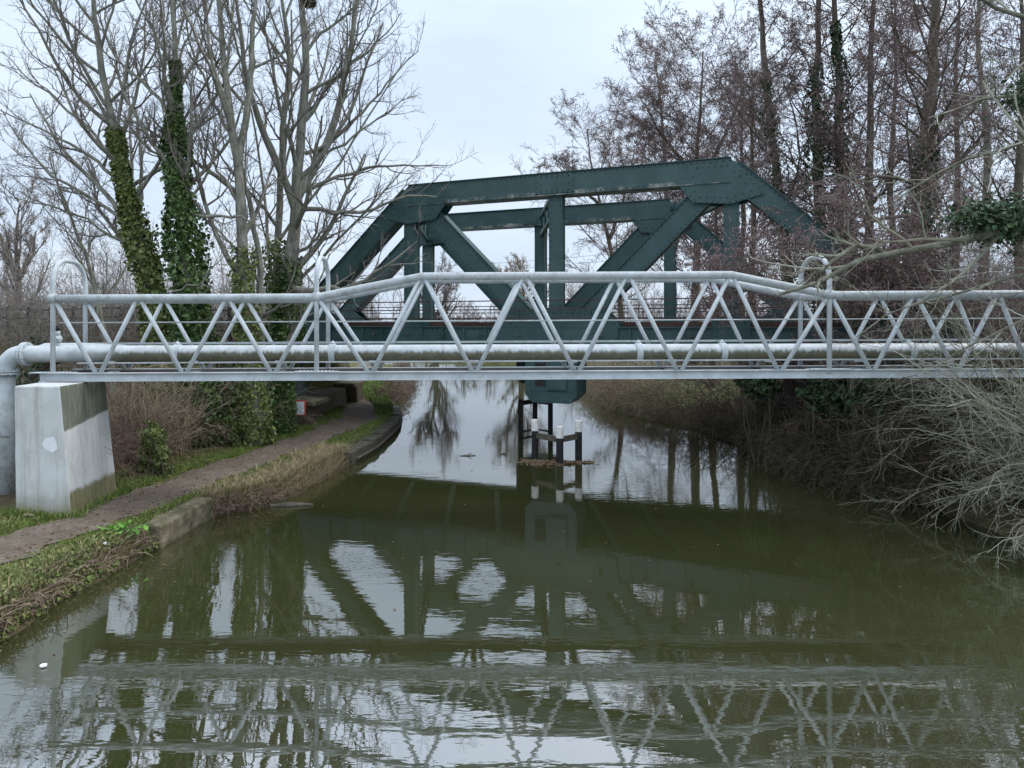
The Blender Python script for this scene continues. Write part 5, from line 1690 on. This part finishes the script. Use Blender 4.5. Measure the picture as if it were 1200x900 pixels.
    tag(MB().blades(P, r.uniform(0.06, 0.17, n), 0.014, 0.6, r).build('pier_grass', M['grass_green']), 'tuft of fresh green grass at the foot of the white pier', 'grass', kind='stuff')


grass_and_litter()


def fence_and_wires():
    mid = PC + POFF * 0.0
    t = thing('trackside_fence', (-9.0, 21.5, 2.6), 'dark post and rail fence along the embankment behind the left trees', 'fence')
    ss = np.linspace(-2.25, -5.6, 13)
    pts = []
    for s in ss:
        q = PC + s * PD - ND * 0.1
        pts.append(np.array([q[0], q[1], float(height(q[0], q[1]))]))
    for p in pts:
        MB().member(p - np.array([0, 0, .2]), p + np.array([0, 0, 1.1]), 0.1, 0.1, side=(1, 0, 0)).build('fence_post', M['dark_wood'], t)
    for h in (0.35, 0.68, 1.0):
        b = MB()
        for a, c in zip(pts[:-1], pts[1:]):
            b.member(a + np.array([0, -.075, h]), c + np.array([0, -.075, h]), 0.05, 0.035)
        b.build('fence_rail', M['dark_wood'], t)
    for k, (py0, py1) in enumerate(((303, 296), (311, 304))):
        P = []
        for u in np.linspace(0, 1, 25):
            a, c = at(300, py0 + 12, 62), at(900, py1 - 20, 52)
            p = a * (1 - u) + c * u
            p[2] -= 0.8 * 4 * u * (1 - u)
            P.append(p)
        b = MB().tube(P, 0.013, 5)
        tag(b.build('overhead_wire', M['wire'], origin=tuple(P[0])), '%s of two thin overhead wires far behind the truss' % ('upper' if k == 0 else 'lower'), 'wire', 'overhead wires behind the truss')


fence_and_wires()

# ------------------------------------------------------------------ light, sky, camera
W = bpy.data.worlds.new('World')
SC.world = W
W.use_nodes = True
nt = W.node_tree
bg = nt.nodes['Background']
SUN_EL, SUN_AZ = 48.0, 75.0       # azimuth clockwise from +Y towards +X
sky = nt.nodes.new('ShaderNodeTexSky')
sky.sky_type = 'NISHITA'
sky.sun_disc = False
sky.sun_elevation = math.radians(SUN_EL)
sky.sun_rotation = math.radians(SUN_AZ)
sky.dust_density = 4.0
sky.air_density = 1.0
tc = nt.nodes.new('ShaderNodeTexCoord')
sp = nt.nodes.new('ShaderNodeSeparateXYZ')
nt.links.new(tc.outputs['Generated'], sp.inputs[0])
# overcast: cloud layer brighter towards the zenith
rp = nt.nodes.new('ShaderNodeValToRGB')
e = rp.color_ramp.elements
e[0].position, e[0].color = 0.0, (0.7, 0.79, 0.9, 1)
e[1].position, e[1].color = 1.0, (1.6, 1.66, 1.76, 1)
el = e.new(0.3); el.color = (0.68, 0.78, 0.91, 1)
el = e.new(0.42); el.color = (0.76, 0.87, 1.0, 1)
el = e.new(0.5); el.color = (1.55, 1.7, 1.95, 1)
nt.links.new(sp.outputs[2], rp.inputs['Fac'])
mp = nt.nodes.new('ShaderNodeMapping')
mp.inputs['Scale'].default_value = (1.2, 1.2, 3.5)
nt.links.new(tc.outputs['Generated'], mp.inputs['Vector'])
nz = nt.nodes.new('ShaderNodeTexNoise')
nz.inputs['Scale'].default_value = 2.2
nz.inputs['Detail'].default_value = 6
nt.links.new(mp.outputs['Vector'], nz.inputs['Vector'])
cr = nt.nodes.new('ShaderNodeValToRGB')
cr.color_ramp.elements[0].position, cr.color_ramp.elements[0].color = 0.3, (7.5, 7.95, 8.6, 1)
cr.color_ramp.elements[1].position, cr.color_ramp.elements[1].color = 0.7, (9.8, 9.8, 9.75, 1)
nt.links.new(nz.outputs['Fac'], cr.inputs['Fac'])
ml = nt.nodes.new('ShaderNodeMix'); ml.data_type = 'RGBA'; ml.blend_type = 'MULTIPLY'
ml.inputs[0].default_value = 1.0
nt.links.new(rp.outputs['Color'], ml.inputs[6])
nt.links.new(cr.outputs['Color'], ml.inputs[7])
mx = nt.nodes.new('ShaderNodeMix'); mx.data_type = 'RGBA'
mx.inputs[0].default_value = 0.86
nt.links.new(sky.outputs[0], mx.inputs[6])
nt.links.new(ml.outputs[2], mx.inputs[7])
nt.links.new(mx.outputs[2], bg.inputs['Color'])
bg.inputs['Strength'].default_value = 0.1

L = bpy.data.lights.new('sun', 'SUN')
L.energy = 1.1
L.angle = math.radians(25)
L.color = (1.0, 0.96, 0.9)
lo = bpy.data.objects.new('sun', L)
C.objects.link(lo)
az, el_ = math.radians(SUN_AZ), math.radians(SUN_EL)
dvec = Vector((math.sin(az) * math.cos(el_), math.cos(az) * math.cos(el_), math.sin(el_)))
lo.rotation_euler = (-dvec).to_track_quat('-Z', 'Y').to_euler()
lo.location = (20, 10, 30)

cam = bpy.data.cameras.new('camera')
cam.sensor_width = 36
cam.lens = 36 * F / 1200
cam.shift_x = (600 - CX) / 1200
cam.shift_y = -(450 - HY) / 1200
cam.clip_end = 2000
cam.clip_start = 0.1
co = bpy.data.objects.new('camera', cam)
C.objects.link(co)
co.location = (0, 0, H)
co.rotation_euler = (math.radians(90), 0, 0)
SC.camera = co
SC.view_settings.view_transform = 'Standard'
SC.view_settings.look = 'None'
SC.view_settings.exposure = 0.48
SC.view_settings.gamma = 1.0
SC.render.film_transparent = False
SC.cycles.max_bounces = 5
SC.cycles.diffuse_bounces = 2
SC.cycles.glossy_bounces = 3
SC.cycles.transmission_bounces = 1
SC.cycles.use_denoising = True
SC.cycles.denoiser = 'OPENIMAGEDENOISE'
SC.cycles.denoising_input_passes = 'RGB_ALBEDO_NORMAL'
SC.cycles.denoising_prefilter = 'ACCURATE'
